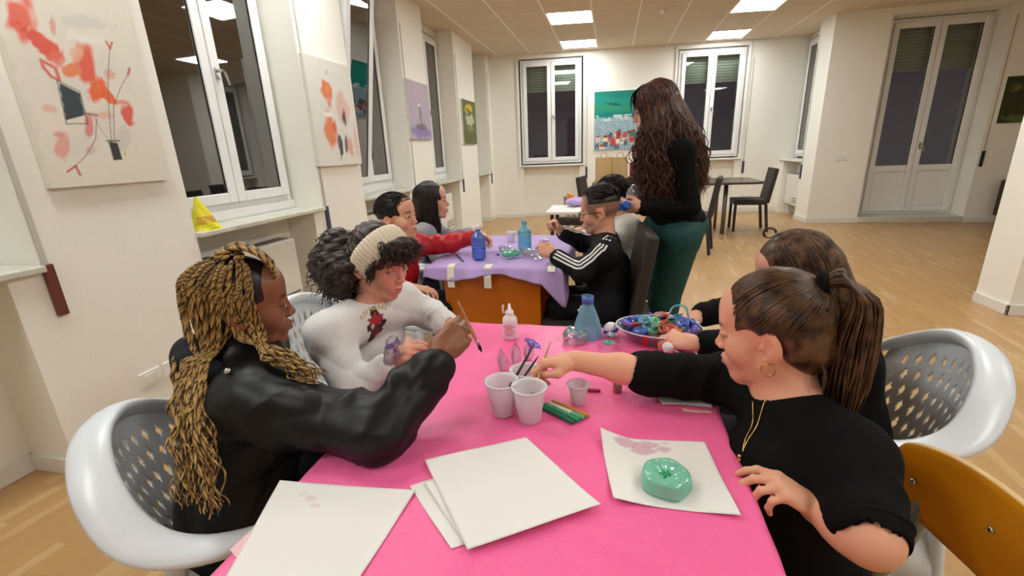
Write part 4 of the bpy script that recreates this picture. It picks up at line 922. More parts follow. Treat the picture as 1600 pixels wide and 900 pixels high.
# ---------- P1: girl with long golden braids, black jacket
F1 = Frame((-.800, .812, .985), 42, -6, 0, .93)
J1 = dict(pel=(-.84, .705, .50), chest=(-.815, .755, .69), neck=(-.795, .79, .862), shR=(-.695, .675, .825), shL=(-.90, .905, .835), hipR=(-.785, .645, .49), hipL=(-.885, .77, .49),
    elR=(-.415, .665, .795), wrR=(-.347, .797, .884), elL=(-.83, .93, .62), wrL=(-.66, .90, .585), knR=(-.46, .87, .50), knL=(-.56, 1.0, .50), anR=(-.44, .90, .09), anL=(-.55, 1.02, .09), toe=V3(.11, .09, -.045))
p1, tips1, _ = build('girl with long golden braids and a black jacket holding a brush over the pink table', F1, J1, (142, 92, 62), (120, 66, 52), M['skind'], .0034, 1.0, .0036, (0, .85, -.5), (24, 16, 12),
    hands=dict(R=((.52, .62, .52), (-.35, .62, -.42), ((44, 44, 26), (50, 50, 28), (56, 54, 28), (60, 56, 28)), (-.284, .862, .930)), L=((.9, .2, -.2), (0, 0, -1), RELAX, None)),
    top=('jacket', M['blacknylon']), pants=('trousers', M['navy']), gt=.024, fold=.009, cuff=.03, wrs=.6,
    extra_top=lambda g: [cap((-.795, .79, .862), (-.80, .80, .895), .072, .066, .02), cap((-.80, .80, .90), (-.80, .80, .97), .052, .055, .004, 1)])
# ---------- P2: curly hair, white sweatshirt, knitted headband
F2 = Frame((-.682, 1.215, .984), -15, -15, -3, .92)
J2 = dict(pel=(-.86, 1.27, .50), chest=(-.79, 1.23, .685), neck=(-.725, 1.19, .85), shR=(-.775, 1.05, .815), shL=(-.685, 1.335, .815), hipR=(-.88, 1.19, .49), hipL=(-.85, 1.35, .49),
    elR=(-.665, .965, .68), wrR=(-.580, 1.03, .745), elL=(-.60, 1.37, .76), wrL=(-.49, 1.25, .775), knR=(-.46, 1.14, .50), knL=(-.45, 1.30, .50), anR=(-.46, 1.14, .09), anL=(-.45, 1.3, .09), toe=V3(.13, -.03, -.045))
p2, tips2, _ = build('child with dark curly hair, knitted headband and white sweatshirt looking down at the table', F2, J2, (226, 168, 140), (190, 100, 92), M['skin'], .0036, .94, .0034, (0, .8, -.6), (28, 20, 16),
    hands=dict(R=((.62, -.1, .5), (.3, .5, -.6), PINCH, (-.53, 1.04, .80)), L=((.75, -.62, -.05), (0, 0, -1), RELAX, None)),
    top=('sweatshirt', M['whitecloth']), pants=('trousers', M['navy']), gt=.016, fold=.006, wrs=.8)
# ---------- P9: child behind the ponytail girl
F9 = Frame((.515, 1.385, .925), 166, -24, 0, .95)
J9 = dict(pel=(.64, 1.27, .50), chest=(.61, 1.31, .67), neck=(.57, 1.36, .815), shR=(.55, 1.50, .775), shL=(.595, 1.215, .775), hipR=(.63, 1.35, .49), hipL=(.63, 1.19, .49),
    elR=(.40, 1.48, .78), wrR=(.27, 1.38, .785), elL=(.38, 1.17, .785), wrL=(.235, 1.155, .79), knR=(.28, 1.33, .50), knL=(.28, 1.18, .50), anR=(.28, 1.33, .09), anL=(.28, 1.18, .09), toe=V3(-.13, 0, -.045))
p9, tips9, _ = build('child in black with brown hair, head bowed, sitting just behind the ponytail girl', F9, J9, (226, 170, 142), (200, 110, 100), M['skin'], .0045, .93, .003, (0, .8, -.6),
    hands=dict(R=((-.9, -.3, -.1), (0, 0, -1), RELAX, None), L=((-.95, .05, .1), (0, .3, -.9), PINCH, (.165, 1.18, .80))), top=('top', M['blackcloth']), pants=('trousers', M['navy']), gt=.014)
# ---------- P7: standing woman
F7 = Frame((.20, 2.60, 1.468), 176, -16, 0, 1.0)
J7 = dict(pel=(.345, 2.58, .88), chest=(.325, 2.59, 1.11), neck=(.265, 2.60, 1.305), shR=(.30, 2.755, 1.255), shL=(.335, 2.435, 1.25), hipR=(.355, 2.665, .82), hipL=(.355, 2.495, .82),
    elR=(.37, 2.78, 1.00), wrR=(.165, 2.60, .985), elL=(.385, 2.43, .985), wrL=(.155, 2.42, .985), knR=(.315, 2.66, .46), knL=(.30, 2.50, .46), anR=(.35, 2.65, .085), anL=(.33, 2.51, .085), toe=V3(-.13, -.0, -.045))
p7, tips7, _ = build('woman with long wavy brown hair, black jumper and green trousers standing by the lilac table', F7, J7, (226, 172, 146), (196, 110, 100), M['skin'], .0048, 1.05, .0035, (0, .8, -.6),
    hands=dict(R=((-.95, -.15, .1), (-.1, -.8, -.3), PINCH, (.09, 2.55, 1.02)), L=((-.95, .1, .05), (0, .8, .2), PINCH, (.075, 2.45, 1.02))), top=('jumper', M['blackcloth']), pants=('trousers', M['green']), gt=.014, thin=1.12, legw=1.22,
    extra_top=lambda g: [ell((.345, 2.58, .90), (.15, .15, .08), None, .04)])
# ---------- P5: boy with glasses, black striped jacket
F5 = Frame((-.055, 2.315, .985), 176, -10, 0, .97)
J5 = dict(pel=(.00, 2.24, .52), chest=(-.01, 2.255, .70), neck=(-.02, 2.29, .86), shR=(-.03, 2.43, .815), shL=(-.015, 2.12, .815), hipR=(.0, 2.32, .51), hipL=(.0, 2.16, .51),
    elR=(-.135, 2.45, .795), wrR=(-.255, 2.375, .865), elL=(-.130, 2.075, .735), wrL=(-.265, 2.125, .795), knR=(-.25, 2.33, .52), knL=(-.25, 2.17, .52), anR=(-.22, 2.33, .09), anL=(-.22, 2.17, .09), toe=V3(-.13, 0, -.045))
p5, tips5, _ = build('boy with glasses, short fade haircut and black three-striped jacket at the lilac table', F5, J5, (220, 164, 134), (196, 110, 98), M['skin'], .0048, .97, .004, (0, .9, -.3),
    hands=dict(R=((-.55, -.1, .75), (-.5, -.6, -.4), FIST, (-.29, 2.35, .93)), L=((-.85, .2, .45), (-.2, .9, -.3), PINCH, (-.32, 2.18, .84))), top=('track_jacket', M['blacktrack']), pants=('track_trousers', M['blacktrack']), gt=.016, fold=.005,
    scalp=lambda x, y, z: np.clip((z-(-.045+.0*y)-.5*np.clip(y-.0, 0, 1))/.03, 0, 1)*(y < .075)*np.clip((.064+.02*z/.1-y)/.02, 0, 1)*.62*(1-np.exp(-((np.abs(x)-.078)/.012)**2)*(np.abs(z+.012) < .035)*(np.abs(y+.012) < .025)), capc=(62, 46, 40))
# ---------- P3: boy in red
F3 = Frame((-1.035, 2.075, .998), -6, 3, 0, .97)
J3 = dict(pel=(-1.19, 2.20, .50), chest=(-1.13, 2.16, .68), neck=(-1.065, 2.12, .85), shR=(-1.085, 1.985, .81), shL=(-1.035, 2.255, .815), hipR=(-1.2, 2.12, .49), hipL=(-1.18, 2.28, .49),
    elR=(-1.06, 1.93, .665), wrR=(-.945, 1.965, .668), elL=(-.86, 2.33, .815), wrL=(-.735, 2.375, .845), knR=(-.86, 2.1, .50), knL=(-.84, 2.26, .50), anR=(-.86, 2.1, .09), anL=(-.86, 2.26, .09), toe=V3(.13, -.0, -.045))
p3, tips3, _ = build('boy with short black hair and shiny red top reaching across the lilac table', F3, J3, (228, 170, 140), (200, 104, 96), M['skin'], .0048, .94, .0042, (.1, 1, .1),
    hands=dict(R=((.95, .1, -.1), (0, 0, -1), RELAX, None), L=((.95, .15, -.05), (0, -.3, -.9), PINCH, (-.655, 2.37, .80))), top=('track_top', M['redcloth']), pants=('trousers', M['navy']), gt=.016, fold=.006,
    scalp=lambda x, y, z: np.clip((z-.0-.75*np.clip(y+.02, 0, 1))/.02, 0, 1)*(y < .06)*.7, capc=(40, 30, 28))
# ---------- P4: long-haired girl in grey
F4 = Frame((-1.085, 2.665, 1.012), 20, 0, 0, .96)
J4 = dict(pel=(-1.24, 2.72, .50), chest=(-1.19, 2.69, .69), neck=(-1.125, 2.665, .87), shR=(-1.10, 2.53, .825), shL=(-1.17, 2.80, .825), hipR=(-1.22, 2.64, .49), hipL=(-1.26, 2.80, .49),
    elR=(-1.0, 2.50, .69), wrR=(-.86, 2.58, .775), elL=(-1.05, 2.86, .74), wrL=(-.88, 2.80, .79), knR=(-.95, 2.66, .50), knL=(-.95, 2.82, .50), anR=(-.95, 2.66, .09), anL=(-.95, 2.82, .09), toe=V3(.13, .0, -.045))
p4, tips4, _ = build('girl with long straight black hair and grey top behind the boy in red', F4, J4, (230, 174, 150), (206, 110, 104), M['skin'], .0048, .92, .0042, (0, 1, 0),
    hands=dict(R=((.9, .2, .05), (0, 0, -1), RELAX, None), L=((.9, -.2, 0), (0, 0, -1), RELAX, None)), top=('hoodie', M['greycloth']), pants=('trousers', M['navy']), gt=.016, fold=.005)
# ---------- P6: child in white, mostly hidden
F6 = Frame((-.00, 2.86, 1.005), 184, -14, 0, .96)
J6 = dict(pel=(.16, 2.83, .50), chest=(.125, 2.84, .69), neck=(.065, 2.85, .865), shR=(.09, 2.99, .815), shL=(.105, 2.70, .815), hipR=(.16, 2.91, .49), hipL=(.16, 2.75, .49),
    elR=(-.03, 3.0, .74), wrR=(-.15, 2.9, .79), elL=(-.02, 2.66, .72), wrL=(-.15, 2.70, .785), knR=(-.15, 2.9, .50), knL=(-.15, 2.76, .50), anR=(-.15, 2.9, .09), anL=(-.15, 2.76, .09), toe=V3(-.12, 0, -.045))
p6, tips6, _ = build('child with black hair and white padded jacket between the striped boy and the standing woman', F6, J6, (224, 168, 140), (200, 110, 98), M['skin'], .0055, .94, .004, (0, 1, -.4),
    hands=dict(R=((-.9, -.1, 0), (0, 0, -1), RELAX, None), L=((-.9, .1, 0), (0, 0, -1), RELAX, None)), top=('padded_jacket', M['whitepuff']), pants=('trousers', M['navy']), gt=.028, fold=.008)
# ================================================================ HAIR, GLASSES, TRIMS
rh = np.random.default_rng(21)
def hair_cap(F, m, parent, cut=(.105, -.028, .062, .098), back=True, t=1.0, cell=.0045, low=None, extra=(), name='hair', ears=True):
    P = [F.ell((0, -.014, .034), (.081*t, .100*t, .089*t), .01)]
    if back: P.append(F.ell((0, -.048, -.02), (.068*t, .060*t, .075), .02))
    P += list(extra); P += [F.ell((0, cut[0], cut[1]), (.082, cut[2], cut[3]), .010, 1), F.ell((0, .02, -.09), (.1, .075, .052), .02, 1)]
    for s in (-1, 1): P.append(F.ell((s*.082, .036, -.028), (.032, .036, .050), .006, 1))
    if ears:
        for s in (-1, 1): P.append(F.ell((s*.084, -.008, -.028), (.026, .028, .036), .010, 1))
    if low is not None: P.append(F.ell((0, 0, low-.3), (.3, .3, .3), .004, 1))
    return garment(name, P, cell, m, parent)
def surf(v, k=1.0, F=None): return F.p(*(V3(0, -.014, .034)+unit(v)*V3(.082, .101, .090)*k))
def long_hair(F, m, parent, N, fall, th0=55, wave=.0, r=.0018, part=.0, spread=1.3, wf=14, seed=1, n=22, kk=(1.0, 1.12), endj=.05, name='long_hair', back_off=(0, 0, 0), inw=0, side_fwd=.0):
    g = np.random.default_rng(seed); L = []; dn = np.array([0, 0, -1.]); R3 = F.R
    for i in range(N):
        th = R(g.uniform(th0, 360-th0)); k = g.uniform(*kk); sx = math.sin(th); cy = math.cos(th); yp = g.uniform(-.05, .055) if abs(sx) > .25 else -.055
        p = [surf((part+.02*np.sign(sx), yp*6, 1), 1.005*min(k, 1.06), F), surf((sx*.75, cy*.6+yp*4, .75), k*.99, F), surf((sx, cy, .22), k, F)]
        q = F.p(*(V3(0, -.014, 0)+V3(sx*.086*k, cy*.100*k+side_fwd*.2, -.045))); p.append(q); rad = q-F.p(0, -.014, -.045); rad[2] = 0
        Lf = fall*g.uniform(1-endj*3, 1); ph = g.uniform(0, 6.28)
        for t in (.3, .6, .85, 1.0):
            w_ = q+dn*Lf*t+rad*(spread-1)*math.sin(t*math.pi*.6)+np.asarray(back_off)*t+g.normal(size=3)*endj*.12-rad*inw*t; p.append(w_)
        A = np.array([tuple(x) for x in bez(p, n-1)])
        if wave:
            tt = np.linspace(0, 1, n); am = wave*ss(tt, .25, .6); sd = unit(np.cross(rad+1e-6, dn)); A = A+sd*(am*np.sin(tt*wf+ph))[:, None]+unit(rad+1e-6)*(am*.7*np.sin(tt*wf*1.1+ph*2))[:, None]
        L.append(A)
    return strands(name, np.array(L), r, m, parent, 4, .3)
def short_strands(F, m, parent, N, dirf, ln=.03, r=.0013, zmin=.02, seed=2, lift=.006, front=.075, name='short_hair', ymax=None):
    g = np.random.default_rng(seed); L = []
    while len(L) < N:
        v = unit(g.normal(size=3)); l = V3(0, -.014, .034)+v*V3(.082, .101, .090)
        if l[2] < zmin+.7*max(0, l[1]+.01): continue
        d = V3(dirf(*l)); p0 = F.p(*(V3(0, -.014, .034)+v*V3(.081, .100, .089))); a = []
        for t in (0, .35, .7, 1): l2 = l+d*ln*t; v2 = unit((l2-V3(0, -.014, .034))/V3(.082, .101, .09)); a.append(F.p(*(V3(0, -.014, .034)+v2*V3(.082, .101, .090)*(1+lift*12*math.sin(t*2.2)+g.normal()*.006))))
        L.append(a)
    return strands(name, res(L, 7), r, m, parent, 4, .3)
def glasses(F, parent, m):
    t = B()
    for s in (-1, 1):
        tube(t, [F.p(s*.031+.0235*math.cos(a)*(abs(math.cos(a))**-.3 if abs(math.cos(a)) > .2 else 1.3)*.86, .103, -.004+.017*math.sin(a)) for a in np.linspace(0, 2*math.pi, 24, endpoint=False)], .0017*F.s, 6, closed=True)
        tube(t, [F.p(s*.054, .102, .002), F.p(s*.068, .088, .004), F.p(s*.080, .0, .002), F.p(s*.079, -.022, -.010)], .0016*F.s, 6)
    tube(t, [F.p(-.009, .104, .001), F.p(0, .106, .003), F.p(.009, .104, .001)], .0015*F.s, 6)
    o = obj('glasses', t, m, parent, smooth=True); return o
# --- P7 woman
hair_cap(F7, M['hairwoman'], p7, cut=(.118, -.035, .062, .100), t=1.10, extra=[cap(F7.p(0, -.06, 0), F7.p(0, -.10, -.22), .085, .105, .03), cap(F7.p(0, -.10, -.22), F7.p(0, -.14, -.36), .10, .06, .03), cap(F7.p(-.055, -.02, -.03), F7.p(-.10, .0, -.24), .055, .06, .03)], ears=False)
long_hair(F7, M['hairwoman'], p7, 1100, .44, th0=48, wave=.021, r=.0026, spread=1.75, wf=24, seed=3, kk=(1.02, 1.24), endj=.12, back_off=(.05, -.01, 0))
L = []
for i in range(160):
    x = rh.uniform(-.06, .06); p0 = V3(x, .055, .105+rh.uniform(-.01, .01)); L.append([F7.p(*(V3(x*.6, .02, .128))), F7.p(x, .078, .100), F7.p(x*1.1+rh.normal()*.004, .099, .062), F7.p(x*1.15+rh.normal()*.006, .103, .030+rh.uniform(-.01, .015))])
strands('fringe', res(L, 9), .0019, M['hairwoman'], p7, 4)
glasses(F7, p7, M['redbrown'])
# --- P4 girl
hair_cap(F4, M['hairblack'], p4, t=1.03, ears=False, extra=[cap(F4.p(0, -.06, -.02), F4.p(0, -.08, -.26), .07, .055, .03)])
long_hair(F4, M['hairblack'], p4, 620, .34, th0=62, wave=.002, r=.0022, spread=1.1, seed=4, kk=(1.0, 1.07), endj=.05, inw=.1)
# --- P3, P5, P6 short hair
hair_cap(F3, M['hairblack'], p3, cut=(.112, -.030, .058, .098), back=False, low=.012); short_strands(F3, M['hairblack'], p3, 900, lambda x, y, z: (0, .8, .35), .03, zmin=.02, seed=6, r=.0015)
garment('fur_trim', [ell(V3(-1.085, 2.02, .885), (.035, .035, .03), None, .01), ell(V3(-1.10, 2.05, .90), (.03, .03, .03), None, .01)], .0045, M['whitecloth'], p3, wr(.008, 90, 3))
hair_cap(F5, M['hairblack'], p5, cut=(.112, -.045, .060, .098), back=False, low=.058, ears=False); short_strands(F5, M['hairblack'], p5, 1000, lambda x, y, z: (0, .9, .2), .04, zmin=.066, seed=7, r=.0016, lift=.012)
hair_cap(F6, M['hairblack'], p6, back=True, t=1.02, cell=.0055); short_strands(F6, M['hairblack'], p6, 700, lambda x, y, z: (0, .3, -.6), .035, zmin=-.02, seed=8, r=.0017)
glasses(F5, p5, M['black'])
# --- P9
hair_cap(F9, M['hairbrown'], p9, t=1.03, cut=(.112, -.04, .055, .092), ears=False, extra=[cap(F9.p(0, -.075, .0), F9.p(0, -.10, -.20), .055, .04, .03)])
long_hair(F9, M['hairbrown'], p9, 700, .22, th0=58, wave=.002, r=.0016, spread=1.0, seed=9, kk=(1.0, 1.05), inw=.35, back_off=(.02, 0, 0))
b = B(); c0 = F9.p(-.01, .015, .130); tube(b, [c0+V3(.016*math.cos(a)-.010, 0, .014*math.sin(a)+.006) for a in np.linspace(0, 5.2, 16)], [.0035]*12+[.002]*4, 6); obj('loose_curl', b, M['hairbrown'], p9, smooth=True)
# --- P2 curls + headband
hc = M['haircurl']
puff = [V3(-.845, 1.205, .975), V3(-.80, 1.185, .935), V3(-.83, 1.245, 1.02), V3(-.80, 1.27, .96), V3(-.775, 1.175, .965), V3(-.85, 1.25, .95)]
garment('hair', [F2.ell((0, -.014, .034), (.083, .102, .091), .01)]+[ell(c, (.060, .056, .058), None, .03) for c in puff]+[F2.ell((0, .078, .078), (.062, .028, .028), .02)]+[F2.ell((0, .108, -.034), (.082, .060, .092), .010, 1), F2.ell((0, .02, -.09), (.1, .08, .052), .02, 1)]+[F2.ell((s*.084, .0, -.03), (.026, .030, .034), .01, 1) for s in (-1, 1)], .0045, hc, p2, wr(.008, 75, 4))
L = []
def curl(p, d, ln, rad, turns, n=26):
    d = unit(d); u = unit(np.cross(d, (.3, .2, .9))); v = np.cross(d, u); t = np.linspace(0, 1, n); ph = rh.uniform(0, 6.28); rr = rad*ss(t, 0, .25)
    bend = V3(0, 0, -1)*(t**2*ln*.5)[:, None]; return p+d*(t*ln)[:, None]+u*(rr*np.cos(t*turns*6.28+ph))[:, None]+v*(rr*np.sin(t*turns*6.28+ph))[:, None]+bend
for i in range(760):
    c = puff[rh.integers(len(puff))]; d = unit(rh.normal(size=3)); p = c+d*V3(.052, .050, .052)
    if (F2.inv(p[None])[0][1] > .02): continue
    L.append(curl(p, d+rh.normal(size=3)*.4, rh.uniform(.015, .045), rh.uniform(.004, .008), rh.uniform(1, 2.2)))
for i in range(420):
    x = rh.uniform(-.072, .072); p = F2.p(x, .082+rh.uniform(-.012, .022)-abs(x)*.3, .078+rh.uniform(-.022, .016)); d = F2.R @ unit(V3(x*4, .9, -.2)+rh.normal(size=3)*.5); L.append(curl(p, d, rh.uniform(.012, .038), rh.uniform(.004, .007), rh.uniform(1, 2)))
for i in range(120):
    s = 1 if rh.uniform() < .6 else -1; p = F2.p(s*.076, .03+rh.uniform(-.012, .02), .02+rh.uniform(-.03, .03)); L.append(curl(p, F2.R @ V3(s*.4, .2, -1), rh.uniform(.015, .03), .004, 1.5))
strands('curls', np.array(L), .0013, hc, p2, 4, .4)
M['knit'] = mat('cream_knit', (226, 214, 190), .9, noise=.06, nscale=60, bump=.2, bscale=160)
nrm = unit(V3(0, .90, -.43)); bb = unit(V3(0, -.43, -.90)); aa = V3(1, 0, 0); c0 = V3(0, -.010, .034); P = []
for k in range(181):
    ph = 2*math.pi*k/180; row = []
    for j in range(15):
        s = (j/14*2-1)*.041; q = c0+nrm*(s+.020)
        d_ = aa*math.cos(ph)+bb*math.sin(ph); lo_, hi_ = 0, .2
        E = V3(.092, .112, .101)
        for it in range(22):
            md = (lo_+hi_)/2; vv_ = (q+d_*md-V3(0, -.014, .034))/E; (lo_, hi_) = (md, hi_) if vv_ @ vv_ < 1 else (lo_, md)
        rr_ = lo_*(1.0)+.005*(1-(j/7-1)**4)+.0022*math.cos(ph*44); l = q+d_*rr_
        if l[2] < -.04: l = l+V3(0, -.0, 0)
        row.append(Vector(F2.p(*l)))
    P.append(row)
b = B(); grid(b, P); o = obj('knitted_headband', b, M['knit'], p2, smooth=True); sd = o.modifiers.new('t', 'SOLIDIFY'); sd.thickness = .004
# print on the sweatshirt: plain splotches in red, black and tan
sw = [c for c in p2.children if c.name.startswith('sweatshirt')][0]; co = np.empty(len(sw.data.vertices)*3, np.float32); sw.data.vertices.foreach_get('co', co); co = co.reshape(-1, 3)
col = np.tile(lin((228, 228, 224)), (len(co), 1)); pc0 = V3(-.615, 1.095, .80)
fr = unit(V3(.80, -.60, 0)); rt_ = V3(.60, .80, 0); loc = co-pc0; u_ = loc @ rt_; v_ = loc[:, 2]; dp = loc @ fr
on = (np.abs(u_) < .08) & (np.abs(v_) < .12) & (dp > -.10)
def blob(cx, cy, rx, ry, c, jag=.25):
    a = np.arctan2(v_-cy, u_-cx); w_ = ((u_-cx)/rx)**2+((v_-cy)/ry)**2 < (1+jag*np.sin(a*5+cx*90))**2; col[on & w_] = lin(c)
blob(0, .0, .030, .052, (52, 40, 44)); blob(.0, .026, .024, .018, (176, 50, 56)); blob(-.002, -.012, .016, .020, (120, 48, 52)); blob(.008, -.034, .010, .010, (200, 170, 150)); blob(-.014, .010, .006, .008, (214, 196, 160))
for k in range(9): blob(-.045+.011*k, .060-.0009*(k-4)**2, .0038, .006, (200, 178, 122), .1)
ca = sw.data.color_attributes.new('Col', 'FLOAT_COLOR', 'POINT'); c4 = np.ones((len(co), 4), np.float32); c4[:, :3] = col; ca.data.foreach_set('color', c4.ravel())
for o in bpy.data.objects:
    if o.name.startswith('fur_trim'):
        n_ = len(o.data.vertices); ca = o.data.color_attributes.new('Col', 'FLOAT_COLOR', 'POINT'); ca.data.foreach_set('color', np.tile(np.array([*lin((228, 222, 210)), 1], np.float32), n_))
# --- P1: scalp and braids
hair_cap(F1, M['hairblack'], p1, t=.962, cut=(.098, -.024, .060, .104), cell=.0036, ears=False)
def braid(pts, r0=.0042, curly=False, n=None, parent=None):
    ctrl = [Vector(p) for p in pts]; Ltot = sum((ctrl[i+1]-ctrl[i]).length for i in range(len(ctrl)-1)); n = n or max(40, int(Ltot/.0018)); C_ = np.array([tuple(p) for p in bez(ctrl, n-1)])
    T = np.gradient(C_, axis=0); T /= np.linalg.norm(T, axis=1)[:, None]+1e-9; U = np.cross(T, (.31, .52, .79)); U /= np.linalg.norm(U, axis=1)[:, None]; W_ = np.cross(T, U); s = np.linspace(0, Ltot, n); tt = s/Ltot; out = []
    taper = np.interp(tt, [0, .05, .6, 1], [.7, 1, .95, .45])
    if curly: A_ = .0085*ss(tt, .5, .85); f = rh.uniform(45, 85); ph = rh.uniform(0, 6.28); C_ = C_+U*(A_*np.sin(s*f*1.3+ph))[:, None]+W_*(A_*np.cos(s*f*1.3+ph))[:, None]
    for k in range(3):
        a = s/.009*2*math.pi/2+k*2.094; out.append(C_+U*(r0*.55*taper*np.cos(a))[:, None]+W_*(r0*.55*taper*np.sin(a))[:, None])
    gv = rh.uniform(0, 1); g1 = lin((206, 168, 96))*(1-gv*.55)+lin((92, 62, 30))*gv*.55; dk = lin((84, 56, 28))*(1-.3*gv)
    return strands('braid', np.array(out), r0*.62, M['braid'], parent, 5, .4, cols=[g1, g1*.72+dk*.28, dk])
def s1(a, e, k=1.03): # scalp point by angle from the face (towards her right) and elevation
    a, e = R(a), R(e); return F1.p(*(V3(0, -.014, .034)+V3(math.sin(a)*math.cos(e), math.cos(a)*math.cos(e), math.sin(e))*V3(.082, .100, .090)*k))
k_ = 0
for i in range(36):      # rear group over the right shoulder and down the back
    a = 92+i*2.2+rh.uniform(-3, 3); e = rh.uniform(20, 62); u = rh.uniform(-1, 1); q = rh.uniform(-1, 1); k1 = 1.03+rh.uniform(0, .12)
    j = rh.uniform(.80, 1.0)
    pts = [s1(a, e, 1.01), s1(a+2, e-16, k1), s1(a+4, 8, k1+.03), F1.p(.072+.012*u-.02*(i/36), -.048-.05*(i/36)+.012*q, -.075), V3(-.800-.03*(i/36)+.022*u, .675-.01*q, .905), V3(-.785+.035*u, .615+.012*q, .845), V3(-.745+.045*u, .565+.014*q, .775+.012*q), V3(-.715+.052*u, .530+.014*q, .785-.10*j)]
    braid(pts, rh.uniform(.0027, .0035), rh.uniform() < .75, parent=p1)
for i in range(4):       # stray braids hanging free behind the back
    u = rh.uniform(-1, 1); braid([s1(150+i*8, 30, 1.02), s1(152+i*8, 0, 1.12), F1.p(.03, -.12, -.06), V3(-.860+.012*u, .675, .90), V3(-.860+.01*i, .640, .82), V3(-.850+.008*i, .62, .74+.02*i)], .0040, True, parent=p1)
for i in range(27):      # front group falling before the shoulder
    a = 68+i*1.55+rh.uniform(-3, 3); e = rh.uniform(12, 62); u = rh.uniform(-1, 1); q = rh.uniform(-1, 1); k1 = 1.05+rh.uniform(0, .09)
    pts = [s1(a, e, 1.01), s1(a+2, e-14, k1), s1(a+5, 0, k1+.02), F1.p(.084+.006*u, .006-.03*q, -.050), V3(-.668+.022*u, .710+.012*q, .925), V3(-.605+.02*u, .700+.012*q, .902), V3(-.560+.025*u, .690+.015*q, .872+.012*q)]
    braid(pts, rh.uniform(.0026, .0033), rh.uniform() < .8, parent=p1)
for i in range(12):      # top braids gathered and folded forward
    x = .045-.0075*i; braid([F1.p(x*.5, -.05, .122), F1.p(x*.8, -.005, .140+rh.uniform(0, .008)), F1.p(x*1.0+.006, .035, .128), F1.p(x*1.1+.012, .062+rh.uniform(-.01, .006), .098), F1.p(x*1.15+.016, .068, .080-rh.uniform(0, .02))], .0044, False, parent=p1)
for i in range(10):
    a = rh.uniform(60, 170); braid([s1(a, 60, 1.02), s1(a-10, 72, 1.09), s1(a+60, 80, 1.10), s1(a+120, 70, 1.04)], .0042, False, parent=p1)
b = B(); bmesh.ops.create_uvsphere(b, u_segments=14, v_segments=8, radius=.007, matrix=Matrix.Translation((-.716, .652, .905))); obj('snap_button', b, M['chromeish'], p1, smooth=True)
# hood lining bunched behind the neck
garment('hood', [ell(V3(-.865, .725, .885), (.055, .05, .055), None, .02), ell(V3(-.875, .80, .885), (.045, .06, .05), None, .02), cap(V3(-.845, .70, .86), V3(-.80, .69, .875), .03, .026, .02)], .005, M['navy'], p1, wr(.004, 40, 8))
# --- stripes on the striped jacket, mark on the trousers
from mathutils.bvhtree import BVHTree
def bvh(o): return BVHTree.FromPolygons([v.co.copy() for v in o.data.vertices], [tuple(p.vertices) for p in o.data.polygons])
def onto(tr, p, d, off=.001, far=.4):
    d = Vector(unit(d)); h = tr.ray_cast(Vector(p)+d*far*.5, -d, far); return (V3(*h[0])+V3(*d)*off) if h[0] is not None else None
jk = [c for c in p5.children if c.name.startswith('track_jacket')][0]; tr5 = bvh(jk); M['white'] = mat('white_print', (232, 232, 228), .6)
def stripe(path, out, width, name, m, parent, tr):
    n = len(path); rows = []
    for i, p in enumerate(path):
        t = unit(V3(path[min(i+1, n-1)])-V3(path[max(i-1, 0)])); s = unit(np.cross(t, out)); a = onto(tr, V3(p)+s*width/2, out); b_ = onto(tr, V3(p)-s*width/2, out)
        if a is None or b_ is None: continue
        rows.append([Vector(a), Vector(b_)])
    if len(rows) > 1:
        b = B(); grid(b, rows); o = obj(name, b, m, parent); sd = o.modifiers.new('t', 'SOLIDIFY'); sd.thickness = .0015; sd.offset = 0
for off in (-1, 0, 1):
    for sh, el, wri, out in (((-.015, 2.12, .815), (-.130, 2.075, .735), (-.265, 2.125, .795), (-.15, -.75, .65)), ((-.03, 2.43, .815), (-.135, 2.45, .795), (-.255, 2.375, .865), (-.1, -.35, .92))):
        pts = [V3(.01, (sh[1]-2.275)*.55+2.275, .865)] + [V3(sh)*(1-t)+V3(el)*t for t in np.linspace(.05, .95, 10)] + [V3(el)*(1-t)+V3(wri)*t for t in np.linspace(.08, .88, 9)]
        sm = [V3(*p) for p in bez(pts, 40)]; t0 = []
        for i, p in enumerate(sm):
            t = unit(sm[min(i+1, 40)]-sm[max(i-1, 0)]); s = unit(np.cross(t, out)); t0.append(p+s*.0165*off)
        stripe(t0, out, .0085, 'sleeve_stripe', M['white'], p5, tr5)
tt5 = [c for c in p5.children if c.name.startswith('track_trousers')][0]; trt = bvh(tt5); ctr = V3(-.13, 2.10, .535); o5 = V3(-.25, -.9, .35); uu = unit(np.cross(o5, (0, 0, 1))); vv5 = unit(np.cross(uu, o5)); b = B(); vs = []
for a in np.linspace(0, 2*math.pi, 30, endpoint=False):
    rr_ = .013*(1+.45*math.cos(3*(a-math.pi/2))); q = onto(trt, ctr+uu*rr_*math.cos(a)+vv5*rr_*math.sin(a), o5, .002)
    if q is not None: vs.append(b.verts.new(q))
if len(vs) > 4: b.faces.new(vs); obj('trouser_mark', b, M['white'], p5)
